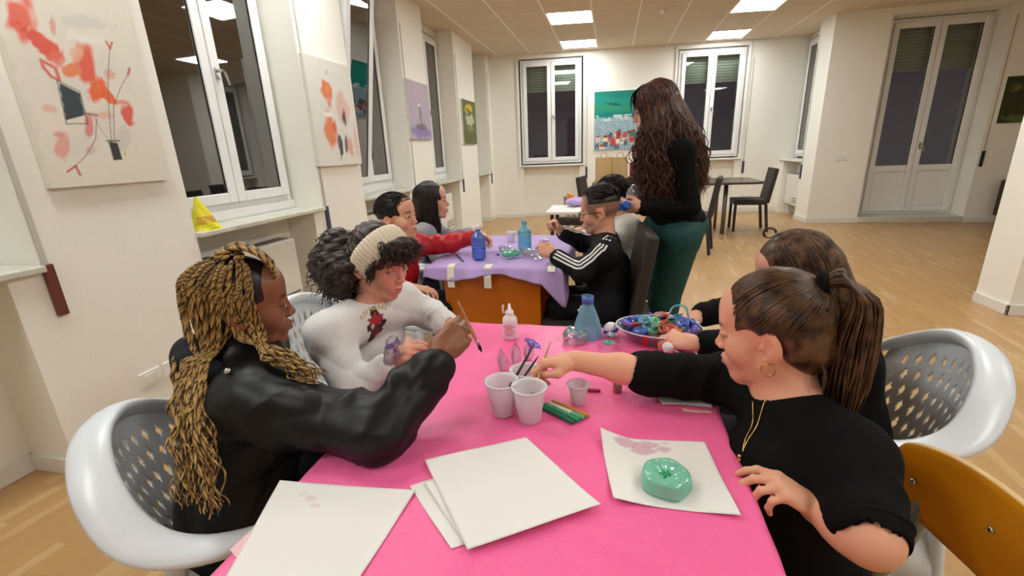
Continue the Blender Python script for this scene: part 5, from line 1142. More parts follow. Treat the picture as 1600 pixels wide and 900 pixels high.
# --- necklace of the ponytail girl
tp = [c for c in P8.children if c.name.startswith('top')][0]; tr8 = bvh(tp); fd = V3(-.80, -.45, .25)
pn = V3(.232, .742, .765); L = []
for sx in (-1, 1):
    a0 = F8.p(sx*.040, -.005, -.118); L.append([a0*(1-t)+pn*t+V3(0, 0, -.006)*math.sin(math.pi*t) for t in np.linspace(0, 1, 26)])
ch = []
for l in (L[0], L[1][::-1]):
    for p in l:
        q = onto(tr8, p, fd, .0022, .3); ch.append(q if q is not None else p)
b = B(); tube(b, ch, .0011, 5); obj('necklace', b, M['gold'], P8, smooth=True)
q = onto(tr8, pn+V3(0, 0, -.008), fd, .004, .3)
if q is not None:
    b = B(); bmesh.ops.create_icosphere(b, subdivisions=2, radius=.004, matrix=Matrix.Translation(q)); bmesh.ops.create_icosphere(b, subdivisions=2, radius=.0035, matrix=Matrix.Translation(q-V3(0, 0, .008))); obj('pendant', b, M['gold'], P8, smooth=True)
# ================================================================ THINGS ON THE TABLES, PICTURES, SMALL OBJECTS
M['paper'] = mat('paper_sheet', (238, 234, 230), .8, vcol=True); M['cup'] = glassy('cup_plastic', (.97, .96, .97), 1.35, .15, body=.60, bodycol=(.97, .93, .95))
def clear(name, tint, body=.18, base=.06): return glassy(name, tint, 1.5, .04, base=base, body=body, bodycol=tuple(min(1, t*.9) for t in tint))
M['clear'] = clear('clear_plastic', (.93, .95, .96), .16); M['cblue'] = clear('blue_plastic', (.22, .38, .95), .35); M['cteal'] = clear('teal_plastic', (.35, .78, .92), .38); M['cgreen'] = clear('green_plastic', (.30, .85, .58), .4)
M['cred'] = clear('red_plastic', (.95, .20, .14), .5); M['cpurple'] = clear('purple_plastic', (.50, .32, .98), .45); M['corange'] = clear('orange_plastic', (.98, .50, .15), .5); M['cpink'] = clear('pink_plastic', (.9, .5, .55), .4); M['cmint'] = glassy('mint_plastic', (.62, .97, .86), 1.5, .04, base=.07, body=.42, bodycol=(.40, .93, .72))
M['brushblack'] = mat('black_brush_handle', (26, 20, 22), .3); M['brushwood'] = mat('wood_brush_handle', (196, 150, 110), .4); M['gluewhite'] = mat('glue_bottle_white', (240, 236, 232), .35); M['labelpink'] = mat('pink_print', (206, 120, 130), .6)
TZ = .7528
def sheet(name, corners, z, label, curl=None, stains=(), group=None, seed=0, base=(236, 234, 228)):
    r = np.random.default_rng(seed); n = 44; c = [V3(*q) for q in corners]; V = []; col = []
    ph = r.uniform(0, 6.28, 4)
    for i in range(n+1):
        for j in range(n+1):
            u, v = i/n, j/n; p = c[0]*(1-u)*(1-v)+c[1]*u*(1-v)+c[2]*u*v+c[3]*(1-u)*v
            e = .0012*(1+math.sin(u*7+ph[0])*math.sin(v*6+ph[1])); h = e+(curl(u, v) if curl else 0)
            V.append((p[0], p[1], z+h)); cc = lin(base)
            for (su, sv, ru, rv, sc_, a) in stains:
                d = ((u-su)/ru)**2+((v-sv)/rv)**2+.18*math.sin(u*60+v*35)+.12*math.sin(v*90-u*20); w_ = a*min(1, max(0, (1.15-d)*4)); cc = cc*(1-w_)+lin(sc_)*w_
            col.append(cc)
    Fq = [(i*(n+1)+j, (i+1)*(n+1)+j, (i+1)*(n+1)+j+1, i*(n+1)+j+1) for i in range(n) for j in range(n)]
    o = mesh_np(name, V, Fq, M['paper'], None, True, np.array(col)); sd = o.modifiers.new('t', 'SOLIDIFY'); sd.thickness = .0006; sd.offset = 1; tag(o, label, 'paper', group); return o
PK = (214, 160, 180)
sheet('paper_sheet', [(-.556, .555), (-.498, .375), (-.318, .385), (-.306, .568)], TZ, 'white paper sheet with a faint pink smudge at the left corner of the pink cloth', stains=[(.18, .30, .035, .05, PK, .30), (.26, .36, .03, .03, PK, .35), (.14, .22, .03, .03, PK, .2)], curl=lambda u, v: .004*(1-u)**4*v**3, seed=1)
sheet('paper_sheet', [(-.322, .578), (-.210, .470), (-.098, .545), (-.215, .665)], TZ, 'lowest white sheet in the middle pile, its corner sticking out to the left', seed=2)
sheet('paper_sheet', [(-.300, .588), (-.196, .482), (-.075, .552), (-.175, .668)], TZ+.003, 'middle white sheet in the pile, half covered by the top one', seed=3)
sheet('paper_sheet', [(-.320, .640), (-.185, .468), (-.005, .580), (-.150, .735)], TZ+.006, 'large top white sheet of the middle pile, pointing towards the jelly-green flower', curl=lambda u, v: .004*u**5*v+.006*(1-v)**8*0, seed=4)
sheet('paper_sheet', [(-.010, .766), (.014, .600), (.200, .598), (.182, .778)], TZ, 'white sheet with pink stains carrying the mint green plastic flower', stains=[(.10, .24, .08, .11, PK, .75), (.20, .38, .08, .12, PK, .75), (.10, .45, .06, .10, PK, .7), (.16, .58, .05, .06, PK, .7), (.06, .62, .03, .04, PK, .4)], curl=lambda u, v: .020*max(0, 1-math.hypot(u, v)*3)**1.5+.007*max(0, 1-math.hypot(1-u, v)*2.4)**2+.004*max(0, 1-math.hypot(1-u, 1-v)*3), seed=5)
sheet('paper_sheet', [(.088, .990), (.118, .898), (.218, .900), (.224, .965)], TZ, 'folded white sheet lying under the ponytail girl\'s reaching arm', curl=lambda u, v: .004*u**3, seed=6)
sheet('paper_strip', [(.156, .892), (.158, .881), (.214, .880), (.214, .888)], TZ, 'narrow pale strip of paper beside the folded sheet', seed=7, base=(250, 205, 190))
# ---- plastic cups
def cup(name, x, y, h, r0, r1, label, group=None, water=.5):
    t = thing(name, label, 'cup', (x, y, TZ), 0, group)
    b = B(); pr = [(0, .001), (r0*.96, 0), (r0, .003), (r0*1.02+(r1-r0)*.45, h*.45), (r0*1.04+(r1-r0)*.47, h*.47), (r1*.97, h*.9), (r1, h*.97), (r1+.0035, h*.985), (r1+.0035, h), (r1-.001, h), (r1-.003, h*.95), (r0*1.0+(r1-r0)*.43, h*.45), (r0*.94, .004), (0, .004)]
    lathe(b, pr, 40); obj('cup_wall', b, M['cup'], t, smooth=True)
    b = B(); zz = h*water; rr = (r0+(r1-r0)*water)*.93; lathe(b, [(0, zz), (rr, zz)], 40); obj('water', b, M['clear'], t, smooth=True)
    return t
GC = 'white plastic water cups on the pink cloth'
cup('plastic_cup', -.216, .822, .078, .0225, .0340, 'left one of the two big water cups, with black brushes standing in it', GC)
cup('plastic_cup', -.155, .806, .078, .0225, .0340, 'right one of the two big water cups, the ponytail girl dips her brush in it', GC)
cup('plastic_cup', -.178, .893, .070, .0225, .0330, 'water cup standing behind the two big ones', GC)
cup('small_cup', -.061, .885, .048, .0150, .0220, 'small white plastic cup standing alone right of the markers', None, .2)
# ---- brushes
def brush(a, b_, label, hm, r=.0028, tipl=.022, group=None):
    a, b_ = Vector(a), Vector(b_); d = (b_-a).normalized(); t = thing('paintbrush', label, 'brush', a, 0, group); I = -a
    b = B(); q = b_-d*tipl*1.6; n = 12; tube(b, [(a+(q-a)*k/n)+I for k in range(n+1)], [r*(.45+.55*min(1, k/3)+.25*math.sin(math.pi*min(1, max(0, (k-6)/6)))) for k in range(n+1)], 8); obj('handle', b, hm, t, smooth=True)
    b = B(); tube(b, [q+I, b_-d*tipl+I], [r*1.05, r*1.1], 8); obj('ferrule', b, M['chromeish'], t, smooth=True)
    b = B(); tube(b, [b_-d*tipl+I, b_-d*tipl*.5+I, b_+I], [r*1.05, r*1.25, r*.15], 8); obj('bristles', b, M['brushblack'], t, smooth=True)
brush((-.161, .915, .874), (-.222, .812, .775), 'longer black brush standing in the left water cup', M['brushblack'])
brush((-.150, .903, .852), (-.214, .812, .772), 'shorter black brush standing in the left water cup', M['brushblack'], .0026)
brush((-.125, .925, .880), (-.160, .812, .775), 'brush with pale handle held by the ponytail girl over the right cup', M['brushwood'], .0028)
brush((-.303, .835, .998), (-.270, .872, .868), 'dark-tipped brush held up by the girl with golden braids', M['brushwood'], .0033)
brush((-.835, 2.31, .760), (-.735, 2.155, .757), 'thin brush lying on the left of the lilac cloth', M['brushblack'], .0035)
# ---- felt pens
for k, (c, l) in enumerate((((20, 110, 80), 'dark green felt pen, nearest of the four'), ((40, 150, 100), 'green felt pen between the dark green and the white one'), ((225, 225, 215), 'white-bodied felt pen in the row of four'), ((190, 130, 40), 'golden ochre felt pen, furthest of the four'))):
    t = thing('felt_pen', l, 'pen', (0, 0, 0), 0, 'felt pens on the pink cloth'); a = Vector((-.142+.008*k, .852+.0075*k, TZ+.0055)); e = Vector((-.062+.010*k, .800+.0085*k, TZ+.0055)); d = (e-a).normalized(); m_ = mat('felt_pen_%d' % k, c, .35)
    b = B(); tube(b, [a, a+d*.004, a+d*.066], [.003, .0048, .0048], 12); obj('barrel', b, m_, t, smooth=True)
    b = B(); tube(b, [a+d*.064, a+d*.066, a+d*.092, a+d*.095], [.0050, .0054, .0052, .0035], 12); obj('pen_cap', b, m_ if k != 2 else M['cgreen'], t, smooth=True)
# ---- glue bottle
t = thing('glue_bottle', 'white glue bottle with pink print near the far edge of the pink cloth', 'bottle', (-.286, 1.222, TZ))
b = B(); lathe(b, [(0, 0), (.020, 0), (.022, .004), (.022, .058), (.020, .066), (.011, .074), (.010, .078)], 32); obj('bottle_body', b, M['gluewhite'], t, smooth=True)
b = B(); lathe(b, [(.012, .076), (.012, .086), (.006, .090), (.003, .108), (0, .109)], 24); obj('nozzle', b, M['gluewhite'], t, smooth=True)
b = B(); tube(b, [(-.019, 0, .078), (-.020, 0, .100), (-.017, 0, .102)], .0032, 8); tube(b, [(-.019, 0, .080), (-.009, 0, .079)], .0024, 6); obj('nozzle_cap', b, M['gluewhite'], t, smooth=True)
b = B(); P = [[Vector((.0224*math.cos(a), .0224*math.sin(a), z)) for z in (.012, .052)] for a in np.linspace(-math.pi, 0, 20)]; grid(b, P); lab = obj('bottle_label', b, mat('glue_label', (240, 222, 222), .6), t, smooth=True)
for z, w_ in ((.047, .55), (.041, .8), (.036, .5), (.030, .7), (.022, .8), (.017, .45)):
    b = B(); P = [[Vector((.0227*math.cos(a), .0227*math.sin(a), z+dz)) for dz in (-.0013, .0013)] for a in np.linspace(-math.pi/2-w_, -math.pi/2+w_, 10)]; grid(b, P); obj('print_line', b, M['labelpink'], t)
# ---- PET bottles
def bottle(name, x, y, z0, h, r, m, label, capm=None, ridges=True, top_r=.011, rz=0, mt=None, cut=None):
    t = thing(name, label, 'bottle', (x, y, z0)); t.rotation_euler = (0, 0, R(rz))
    if mt is not None: t.matrix_world = mt
    pr = [(0, .004), (r*.75, 0), (r*.95, .006)]; n = 26
    for k in range(n+1):
        q = k/n; z = .01+(h*.62)*q; rr = r*(1-.0*q)+(.0018*math.sin(q*38) if ridges else 0); pr.append((rr, z))
    for k in range(1, 9): q = k/8; pr.append((r+(top_r-r)*soft(q)**1.0, .01+h*.62+h*.27*q))
    pr += [(top_r, h*.94), (top_r+.003, h*.945), (top_r+.003, h*.955), (top_r, h*.96), (top_r, h)]
    if cut: pr = [p for p in pr if p[1] <= cut]
    b = B(); lathe(b, pr, 40); o = obj('bottle_body', b, m, t, smooth=True)
    if capm: b = B(); lathe(b, [(0, h+.012), (top_r+.003, h+.012), (top_r+.004, h+.010), (top_r+.004, h-.006)], 24); obj('bottle_cap', b, capm, t, smooth=True)
    return t
t = thing('cut_bottle', 'blue upper half of a plastic bottle standing between the tray and the clear ring', 'bottle', (-.060, 1.262, TZ))
b = B(); lathe(b, [(.043, 0), (.043, .012), (.040, .030), (.034, .052), (.026, .074), (.018, .094), (.0145, .102), (.0145, .108), (.0165, .109), (.0165, .113), (.0145, .114), (.0145, .125)], 40); obj('bottle_body', b, M['cteal'], t, smooth=True)
b = B(); lathe(b, [(.015, .105), (.0175, .105), (.0175, .126), (.015, .126)], 30); obj('neck_ring', b, M['cblue'], t, smooth=True)
bottle('water_bottle', -.668, 2.215, .755, .165, .036, M['cblue'], 'deep blue plastic bottle on the left of the lilac cloth', M['gluewhite'])
bottle('water_bottle', -.470, 2.46, .755, .150, .038, M['cteal'], 'turquoise plastic bottle in the middle of the lilac cloth', M['cteal'])
# ---- crumpled and cut plastic pieces
def petals(name, loc, m, label, n=6, r=.03, h=.02, cat='flower', tiltz=0, seed=0, parent=None, wid=.55, centre=None):
    g = np.random.default_rng(seed); b = B()
    for k in range(n):
        a0 = 2*math.pi*k/n+g.uniform(-.15, .15); rr = r*g.uniform(.85, 1.1); P = []
        for i in range(9):
            q = i/8; w_ = wid*rr*math.sin(math.pi*min(1, .12+.88*q)**.8)*.9; row = []
            for j in range(7):
                s = j/3-1; x = rr*q; y = w_*s; z = h*math.sin(q*1.9)+.25*h*s*s+g.normal()*.0006; row.append(Vector((x*math.cos(a0)-y*math.sin(a0), x*math.sin(a0)+y*math.cos(a0), z)))
            P.append(row)
        grid(b, P)
    o = obj(name, b, m, None, smooth=True); sd = o.modifiers.new('t', 'SOLIDIFY'); sd.thickness = .0012
    o.location = loc; o.rotation_euler = (R(tiltz), 0, g.uniform(0, 6)); tag(o, label, cat); return o
petals('plastic_flower', (-.190, 1.02, .818), M['cpurple'], 'purple plastic flower sticking up behind the brushes', 6, .026, .012, tiltz=30, seed=3)
t_ = bpy.data.objects['plastic_flower']; b = B(); tube(b, [(0, 0, 0), (0, -.008, -.03), (0, -.018, -.058)], .002, 6); obj('stem', b, M['cpurple'], t_)
for k, (x, y, tl, l) in enumerate(((-.262, 1.005, 55, 'left'), (-.240, 1.050, 60, 'middle'), (-.212, 1.075, 62, 'right'))):
    b = B(); P = []
    for i in range(13):
        q = i/12; w_ = .016*math.sin(math.pi*min(1, .1+.9*q)**.85); P.append([Vector((w_*s, .012*math.cos(q*2)*s*s, .058*q)) for s in np.linspace(-1, 1, 7)])
    grid(b, P); o = obj('plastic_petal', b, M['clear'], None, smooth=True); sd = o.modifiers.new('t', 'SOLIDIFY'); sd.thickness = .001; o.location = (x, y, TZ+.001); o.rotation_euler = (R(-18), R(8*(k-1)), R(-12)); tag(o, '%s of three clear plastic petals standing behind the water cups' % l, 'petal', 'clear plastic petals behind the cups')
# mint flower made from a bottle base
t = thing('plastic_flower', 'glossy mint green flower cut from a bottle base on the stained sheet', 'flower', (.098, .652, TZ+.004))
b = B(); P = []
for i in range(19):
    q = i/18
    row = []
    for k in range(61):
        a = 2*math.pi*k/60; lob = 1+.05*math.cos(5*a)*q
        if q < .62: rr = .036*q/.62; z = .022-.010*(1-q/.62)**1.5+.006*abs(math.cos(2.5*a))*math.sin(math.pi*q/.62)*1.0
        else: s = (q-.62)/.38; rr = .036+.004*math.sin(s*1.5); z = .022*(1-s)+.001
        row.append(Vector((rr*lob*math.cos(a), rr*lob*math.sin(a), z)))
    P.append(row)
grid(b, P); o = obj('flower_base', b, M['cmint'], t, smooth=True); sd = o.modifiers.new('t', 'SOLIDIFY'); sd.thickness = .0012
b = B(); 
for k in range(6): a = k*1.047; tube(b, [(0, 0, .013), (.006*math.cos(a), .006*math.sin(a), .0165), (.011*math.cos(a), .011*math.sin(a), .019)], [.003, .0028, .001], 6)
bmesh.ops.create_icosphere(b, subdivisions=2, radius=.004, matrix=Matrix.Translation((0, 0, .015))); obj('flower_heart', b, mat('deep_green', (10, 150, 90), .2), t, smooth=True)
# clear ring, ball, green piece, jar, bar
t = thing('clear_bowl', 'clear plastic bottle base with glinting crown, left of the blue half bottle', 'bowl', (-.092, 1.222, TZ)); b = B(); lathe(b, [(.036, 0), (.038, .018), (.036, .026), (.028, .033), (.015, .029), (0, .027)], 40); obj('bowl_wall', b, M['clear'], t, smooth=True)
for k in range(8): a = k*.785; b = B(); tube(b, [(.012*math.cos(a), .012*math.sin(a), .030), (.026*math.cos(a), .026*math.sin(a), .037), (.034*math.cos(a), .034*math.sin(a), .030)], [.002, .0035, .001], 6); obj('crown_ridge', b, M['cmint'] if k % 2 else M['clear'], t, smooth=True)
b = B(); bmesh.ops.create_uvsphere(b, u_segments=32, v_segments=20, radius=.021); o = obj('foam_ball', b, M['gluewhite'], smooth=True); o.location = (.008, 1.272, TZ+.0212); tag(o, 'white foam ball left of the plastic tray', 'ball')
b = B(); tube(b, [(.020*math.cos(a), .022*math.sin(a)-.004, .006*math.cos(a)) for a in np.linspace(3.3, 6.0, 14)], [.001]+[.0045]*12+[.001], 8); obj('blue_band', b, mat('blue_band', (40, 50, 170), .3), o, smooth=True)
petals('plastic_flower', (.002, 1.175, TZ+.012), M['cgreen'], 'small green plastic flower in front of the white ball', 7, .020, .008, seed=5)
petals('plastic_flower', (.010, 1.200, TZ+.022), M['clear'], 'small clear and pink plastic flower right below the white ball', 6, .018, .010, seed=6)
t = thing('glitter_jar', 'little clear jar with red and orange glitter on the pink cloth', 'jar', (.024, .945, TZ)); b = B(); lathe(b, [(0, 0), (.009, 0), (.010, .002), (.010, .026), (.007, .030), (.007, .034)], 24); obj('jar_glass', b, M['clear'], t, smooth=True)
b = B(); lathe(b, [(0, .0015), (.0085, .0015), (.0085, .017), (0, .018)], 20); obj('glitter', b, mat('red_glitter', (170, 30, 40), .4, noise=.5, nscale=300), t, smooth=True)
b = B(); bmesh.ops.create_icosphere(b, subdivisions=2, radius=.005, matrix=Matrix.Translation((-.006, -.005, .006))); obj('orange_glitter', b, mat('orange_glitter', (235, 110, 20), .4), t, smooth=True)
b = B(); box(b, -.044, -.014, .935, .943, TZ, TZ+.006); tag(obj('eraser', b, mat('dark_red', (150, 60, 80), .6), bevel=.001), 'small dark red stick lying behind the small cup', 'stick')
b = B(); box(b, -.012, .006, .965, .972, TZ, TZ+.004)
bm_dummy = b.free()
# ---- tray with coloured plastic pieces
TX, TY = .140, 1.252
t = thing('plastic_tray', 'oval clear plastic tray heaped with coloured plastic pieces', 'tray', (TX, TY, TZ), R(-8)); b = B()
rg = lathe(b, [(0, .002), (.070, 0), (.078, .004), (.106, .034), (.118, .040), (.121, .042), (.118, .044), (.104, .037), (.076, .007), (0, .005)], 56, Matrix.Scale(.72, 4, (0, 1, 0))); obj('tray_shell', b, M['clear'], t, smooth=True)
b = B(); lathe(b, [(.1165, .0415), (.121, .0425), (.1195, .0455), (.1165, .0445)], 56, Matrix.Scale(.72, 4, (0, 1, 0))); obj('tray_rim', b, M['mono'], t, smooth=True)
b = B(); P = [[Vector((x, -.72*r_*1.02*math.cos(x/.12)-.001, z)) for x in (-.036, -.026)] for r_, z in ((.079, .003), (.093, .018), (.106, .034), (.121, .043))]; grid(b, P); o = obj('red_tape', b, mat('red_tape', (214, 20, 30), .3), t); sd = o.modifiers.new('t', 'SOLIDIFY'); sd.thickness = .001
def scrap(kind, x, y, z, m, lab, s=1.0, k=0):
    g = np.random.default_rng(100+k); b = B()
    if kind == 0:      # cut bottle bottom cup
        lathe(b, [(.019*s, 0), (.021*s, .010*s), (.018*s, .016*s), (.010*s, .013*s), (0, .012*s)], 20)
    elif kind == 1:    # curl of plastic ribbon
        P = [[Vector(((.016*s)*math.cos(a)*(1-.05*a), (.016*s)*math.sin(a)*(1-.05*a), zz+.002*a)) for zz in (0, .012*s)] for a in np.linspace(0, 8, 34)]; grid(b, P)
    else:              # petals
        for q in range(6):
            a0 = q*1.047+g.uniform(-.2, .2); P = []
            for i in range(7):
                u = i/6; w_ = .010*s*math.sin(math.pi*min(1, .15+.85*u)); P.append([Vector((.024*s*u*math.cos(a0)-w_*v*math.sin(a0), .024*s*u*math.sin(a0)+w_*v*math.cos(a0), .014*s*math.sin(u*2)+.003*v*v)) for v in (-1, -.5, 0, .5, 1)])
            grid(b, P)
    o = obj('plastic_piece', b, m, None, smooth=True); sd = o.modifiers.new('t', 'SOLIDIFY'); sd.thickness = .001; o.location = (x, y, z); o.rotation_euler = (g.uniform(-.7, .7), g.uniform(-.7, .7), g.uniform(0, 6)); tag(o, lab, 'plastic piece', 'coloured plastic pieces heaped in the tray')
cols = [('cblue', 'blue'), ('cpurple', 'violet'), ('cteal', 'turquoise'), ('cgreen', 'green'), ('cred', 'red'), ('corange', 'orange'), ('cpink', 'pink'), ('clear', 'clear')]; kinds = ['bottle-bottom cup', 'curled ribbon', 'petal flower']
lay = [(-.085, .01, .040, 'cpurple'), (-.07, .03, .045, 'cblue'), (-.06, -.015, .042, 'cred'), (-.04, .02, .052, 'cteal'), (-.035, -.030, .046, 'cteal'), (-.015, .035, .050, 'cgreen'), (-.012, .0, .055, 'cgreen'), (-.02, -.045, .042, 'cgreen'), (.0, .045, .058, 'cpink'), (.018, .050, .058, 'cred'), (.010, -.035, .048, 'corange'), (.018, -.022, .056, 'cred'), (.030, -.036, .050, 'cred'), (.035, .02, .058, 'cteal'), (.050, .035, .060, 'cteal'), (.060, .005, .060, 'cblue'), (.062, -.025, .050, 'cblue'), (.085, .015, .055, 'cblue'), (.092, -.010, .046, 'cpurple'), (.075, -.035, .044, 'clear'), (.045, -.045, .042, 'corange'), (-.055, .05, .044, 'cblue'), (-.095, .03, .040, 'cblue'), (.04, .0, .050, 'cgreen'), (-.045, -.045, .040, 'cblue'), (.08, .035, .052, 'cteal'), (-.02, .055, .048, 'cpurple'), (.065, .05, .046, 'clear')]
pos = ['at the left end', 'at the left end', 'left of the middle', 'left of the middle', 'in the middle', 'in the middle', 'right of the middle', 'right of the middle', 'at the right end', 'at the right end']
ca_, sa_ = math.cos(R(-8)), math.sin(R(-8)); nm = dict(cols)
for k, (x, y, z, c) in enumerate(lay):
    for rep in range(2):
        xx = x+(.010 if rep else 0); yy = y*.8+(.006 if rep else 0); zz = z-(.018 if rep else 0); kd = (k+rep*2) % 3
        dep_ = 'back' if y > .015 else ('front' if y < -.015 else 'centre')
        scrap(kd, TX+xx*ca_-yy*sa_, TY+xx*sa_+yy*ca_, TZ+zz-.008, M[c if not rep else cols[(k*3+1) % 8][0]], '%s plastic %s %s of the tray heap, towards the %s%s' % (nm[c if not rep else cols[(k*3+1) % 8][0]], kinds[kd], pos[min(9, int((x+.1)/.2*10))], dep_, ', underneath' if rep else ''), 1.0 if not rep else .9, k*2+rep)
b = B(); tube(b, bez([(TX+.03, TY+.045, TZ+.06), (TX+.045, TY+.055, TZ+.085), (TX+.075, TY+.05, TZ+.088), (TX+.085, TY+.04, TZ+.06)], 16), .003, 8); tag(obj('plastic_loop', b, M['cteal'], smooth=True), 'thin greenish plastic loop arching over the back of the tray', 'loop')
# cap on a stick in the hand of the child in black
t = thing('cap_on_stick', 'white bottle cap on a clear stick held in front of the tray', 'stick', (.150, 1.118, .793)); b = B(); lathe(b, [(0, .006), (.011, .006), (.013, .003), (.013, -.006), (0, -.006)], 20, Matrix.Rotation(R(60), 4, 'X')); obj('bottle_cap', b, M['gluewhite'], t, smooth=True)
b = B(); tube(b, [(.004, -.004, 0), (.04, -.02, -.012)], .0028, 8); obj('stick', b, M['clear'], t, smooth=True)
# clear piece with purple bits in the hand of the curly child
t = thing('clear_bottle_piece', 'crinkled clear plastic piece with purple bits held by the curly-haired child', 'plastic piece', (-.560, 1.000, .790)); b = B(); P = []
for i in range(15):
    z = -.03+.075*i/14; P.append([Vector(((.017+.004*math.sin(3*a+i)+.002*math.sin(i*1.7))*math.cos(a), (.017+.004*math.sin(2*a+i*.7))*math.sin(a), z)) for a in np.linspace(0, 2*math.pi, 25)])
grid(b, P); o = obj('plastic_shell', b, M['clear'], t, smooth=True)
for k in range(5): b = B(); bmesh.ops.create_icosphere(b, subdivisions=2, radius=.005, matrix=Matrix.Translation((.012*math.cos(k*1.3), .012*math.sin(k*1.3), -.01+.012*k)) @ Matrix.Scale(1.7, 4, (0, 0, 1))); obj('purple_bit', b, M['cpurple'], t, smooth=True)
t.rotation_euler = (R(10), R(20), 0)
# the woman's bottle pieces
mt = Matrix.Translation((.062, 2.455, .985)) @ Matrix.Rotation(R(-62), 4, 'Y') @ Matrix.Rotation(R(20), 4, 'X')
t = thing('clear_bottle_dome', 'clear plastic bottle dome in the hands of the standing woman', 'bottle'); t.matrix_world = Matrix.Translation((.125, 2.50, 1.035)); b = B(); lathe(b, [(.048, -.01), (.050, .015), (.046, .035), (.034, .052), (.018, .062), (0, .064)], 36, Matrix.Rotation(R(12), 4, 'Y')); obj('dome', b, M['clear'], t, smooth=True)
t = thing('blue_bottle_piece', 'bright blue crumpled bottle piece in the hands of the standing woman', 'bottle', (.052, 2.41, 1.000)); b = B(); P = []
for i in range(17):
    x = .045-.085*i/16; P.append([Vector((x, (.024+.005*math.sin(3*a+i*.9))*math.cos(a)*(.55+.45*math.sin(math.pi*min(1, .15+i/16))), (.024+.004*math.sin(2*a+i))*math.sin(a)*(.55+.45*math.sin(math.pi*min(1, .15+i/16)))-.15*(i/16)*.08)) for a in np.linspace(0, 2*math.pi, 25)])
grid(b, P); obj('crumpled_wall', b, mat('bright_blue_plastic', (50, 110, 215), .15, spec=.7), t, smooth=True)
# ---- on the lilac table
t = thing('clear_bottle', 'clear bottle top held by the boy in red above the blue bottle', 'bottle', (-.676, 2.395, .805)); b = B(); lathe(b, [(.030, -.03), (.030, -.01), (.026, .01), (.014, .028), (.011, .032), (.011, .045)], 30, Matrix.Rotation(R(-15), 4, 'Y')); obj('bottle_wall', b, clear('pale_blue_clear', (.72, .85, .95), .3), t, smooth=True)
def crumple(name, x, y, z, rx, ry, rz_, m, label, cat, seed):
    g = np.random.default_rng(seed); b = B(); bmesh.ops.create_icosphere(b, subdivisions=3, radius=1)
    K = g.normal(size=(4, 3))*3
    for v in b.verts:
        c = V3(*v.co); f = 1+.18*sum(math.sin(c @ k_) for k_ in K)/2; v.co = Vector((c[0]*rx*f, c[1]*ry*f, c[2]*rz_*f))
    o = obj(name, b, m, None, smooth=False); o.location = (x, y, z); tag(o, label, cat); return o
crumple('crumpled_bottle', -.505, 2.245, .775, .055, .030, .020, M['cgreen'], 'crumpled green plastic bottle on the lilac cloth', 'bottle', 1).rotation_euler = (0, 0, R(35))
for k, (x, y, l) in enumerate(((-.425, 2.30, 'clear crumpled plastic piece just right of the green bottle'), (-.365, 2.24, 'clear crumpled plastic piece by the striped boy\'s near hand'), (-.36, 2.38, 'clear crumpled plastic piece between the boy\'s two hands'), (-.56, 2.36, 'clear crumpled plastic piece left of the turquoise bottle'))):
    crumple('crumpled_plastic', x, y, .775, .036, .030, .020, M['clear'], l, 'plastic piece', 11+k)['group'] = 'clear plastic scraps on the lilac cloth'
cup('plastic_cup', -.600, 2.70, .06, .020, .030, 'small white cup near the far end of the lilac cloth', GC, .2)
crumple('tissue', -.385, 2.66, .768, .030, .022, .014, M['gluewhite'], 'small white crumpled tissue at the far right of the lilac cloth', 'tissue', 31)
petals('plastic_flower', (-.575, 2.25, .764), M['cblue'], 'tiny blue plastic flower between the blue and the green bottle', 5, .016, .008, seed=9)
# ---- yellow cone-shaped paper on the window sill
t = thing('paper_cone', 'crumpled yellow printed paper cone on the left window sill', 'paper', (-2.315, 2.20, .922)); b = B(); P = []
for i in range(13):
    q = i/12; r_ = .085*(1-q)+.006; P.append([Vector((r_*.8*math.cos(a)*(1+.10*math.sin(4*a+i)), r_*math.sin(a)*(1+.08*math.sin(3*a+i*.6))+.0-.025*q, .19*q)) for a in np.linspace(0, 2*math.pi, 29)])
grid(b, P); obj('cone', b, mat('yellow_paper', (226, 218, 40), .5, noise=.25, nscale=30), t)
b = B(); P = [[Vector((.8*r_*math.cos(a)*1.06, r_*math.sin(a)*1.06-.025*q, .19*q)) for q, r_ in ((.22, .085*.78+.006), (.42, .085*.58+.006))] for a in np.linspace(-1.2, .5, 12)]; grid(b, P); obj('printed_patch', b, mat('orange_print', (196, 150, 50), .5, noise=.4, nscale=70), t)
# ---- PICTURES: canvases painted point by point
def painting(label, w_, h_, mt, fn, res_=150, cat='painting', depth=.03):
    t = thing('painting', label, cat); t.matrix_world = mt
    b = B(); box(b, 0, w_, 0, depth-.001, 0, h_); obj('stretcher', b, M['canvas'], t)
    nx = int(res_*min(1, w_/h_)); ny = int(res_*min(1, h_/w_)); U, Wv = np.meshgrid(np.linspace(0, 1, nx+1), np.linspace(0, 1, ny+1), indexing='ij'); c = fn(U.ravel(), Wv.ravel(), w_/h_)
    V = np.stack([U.ravel()*w_, np.full(U.size, -.001), Wv.ravel()*h_], 1); i, j = np.meshgrid(np.arange(nx), np.arange(ny), indexing='ij'); a = (i*(ny+1)+j).ravel(); Q = np.stack([a, a+ny+1, a+ny+2, a+1], 1)
    o = mesh_np('canvas', V, Q, M['paint'], t, False, c); return t
def nz(u, v, f, s):
    g = np.random.default_rng(s); r = 0
    for k in range(5): a, b_, p, q = g.normal(size=4); fr = f*(1.5**k)*.5; r = r+np.sin(fr*(a*u+b_*v)+p*6+1.5*np.sin(fr*.6*(b_*u-a*v)+q*6))/(1+.5*k)
    return r/2.5
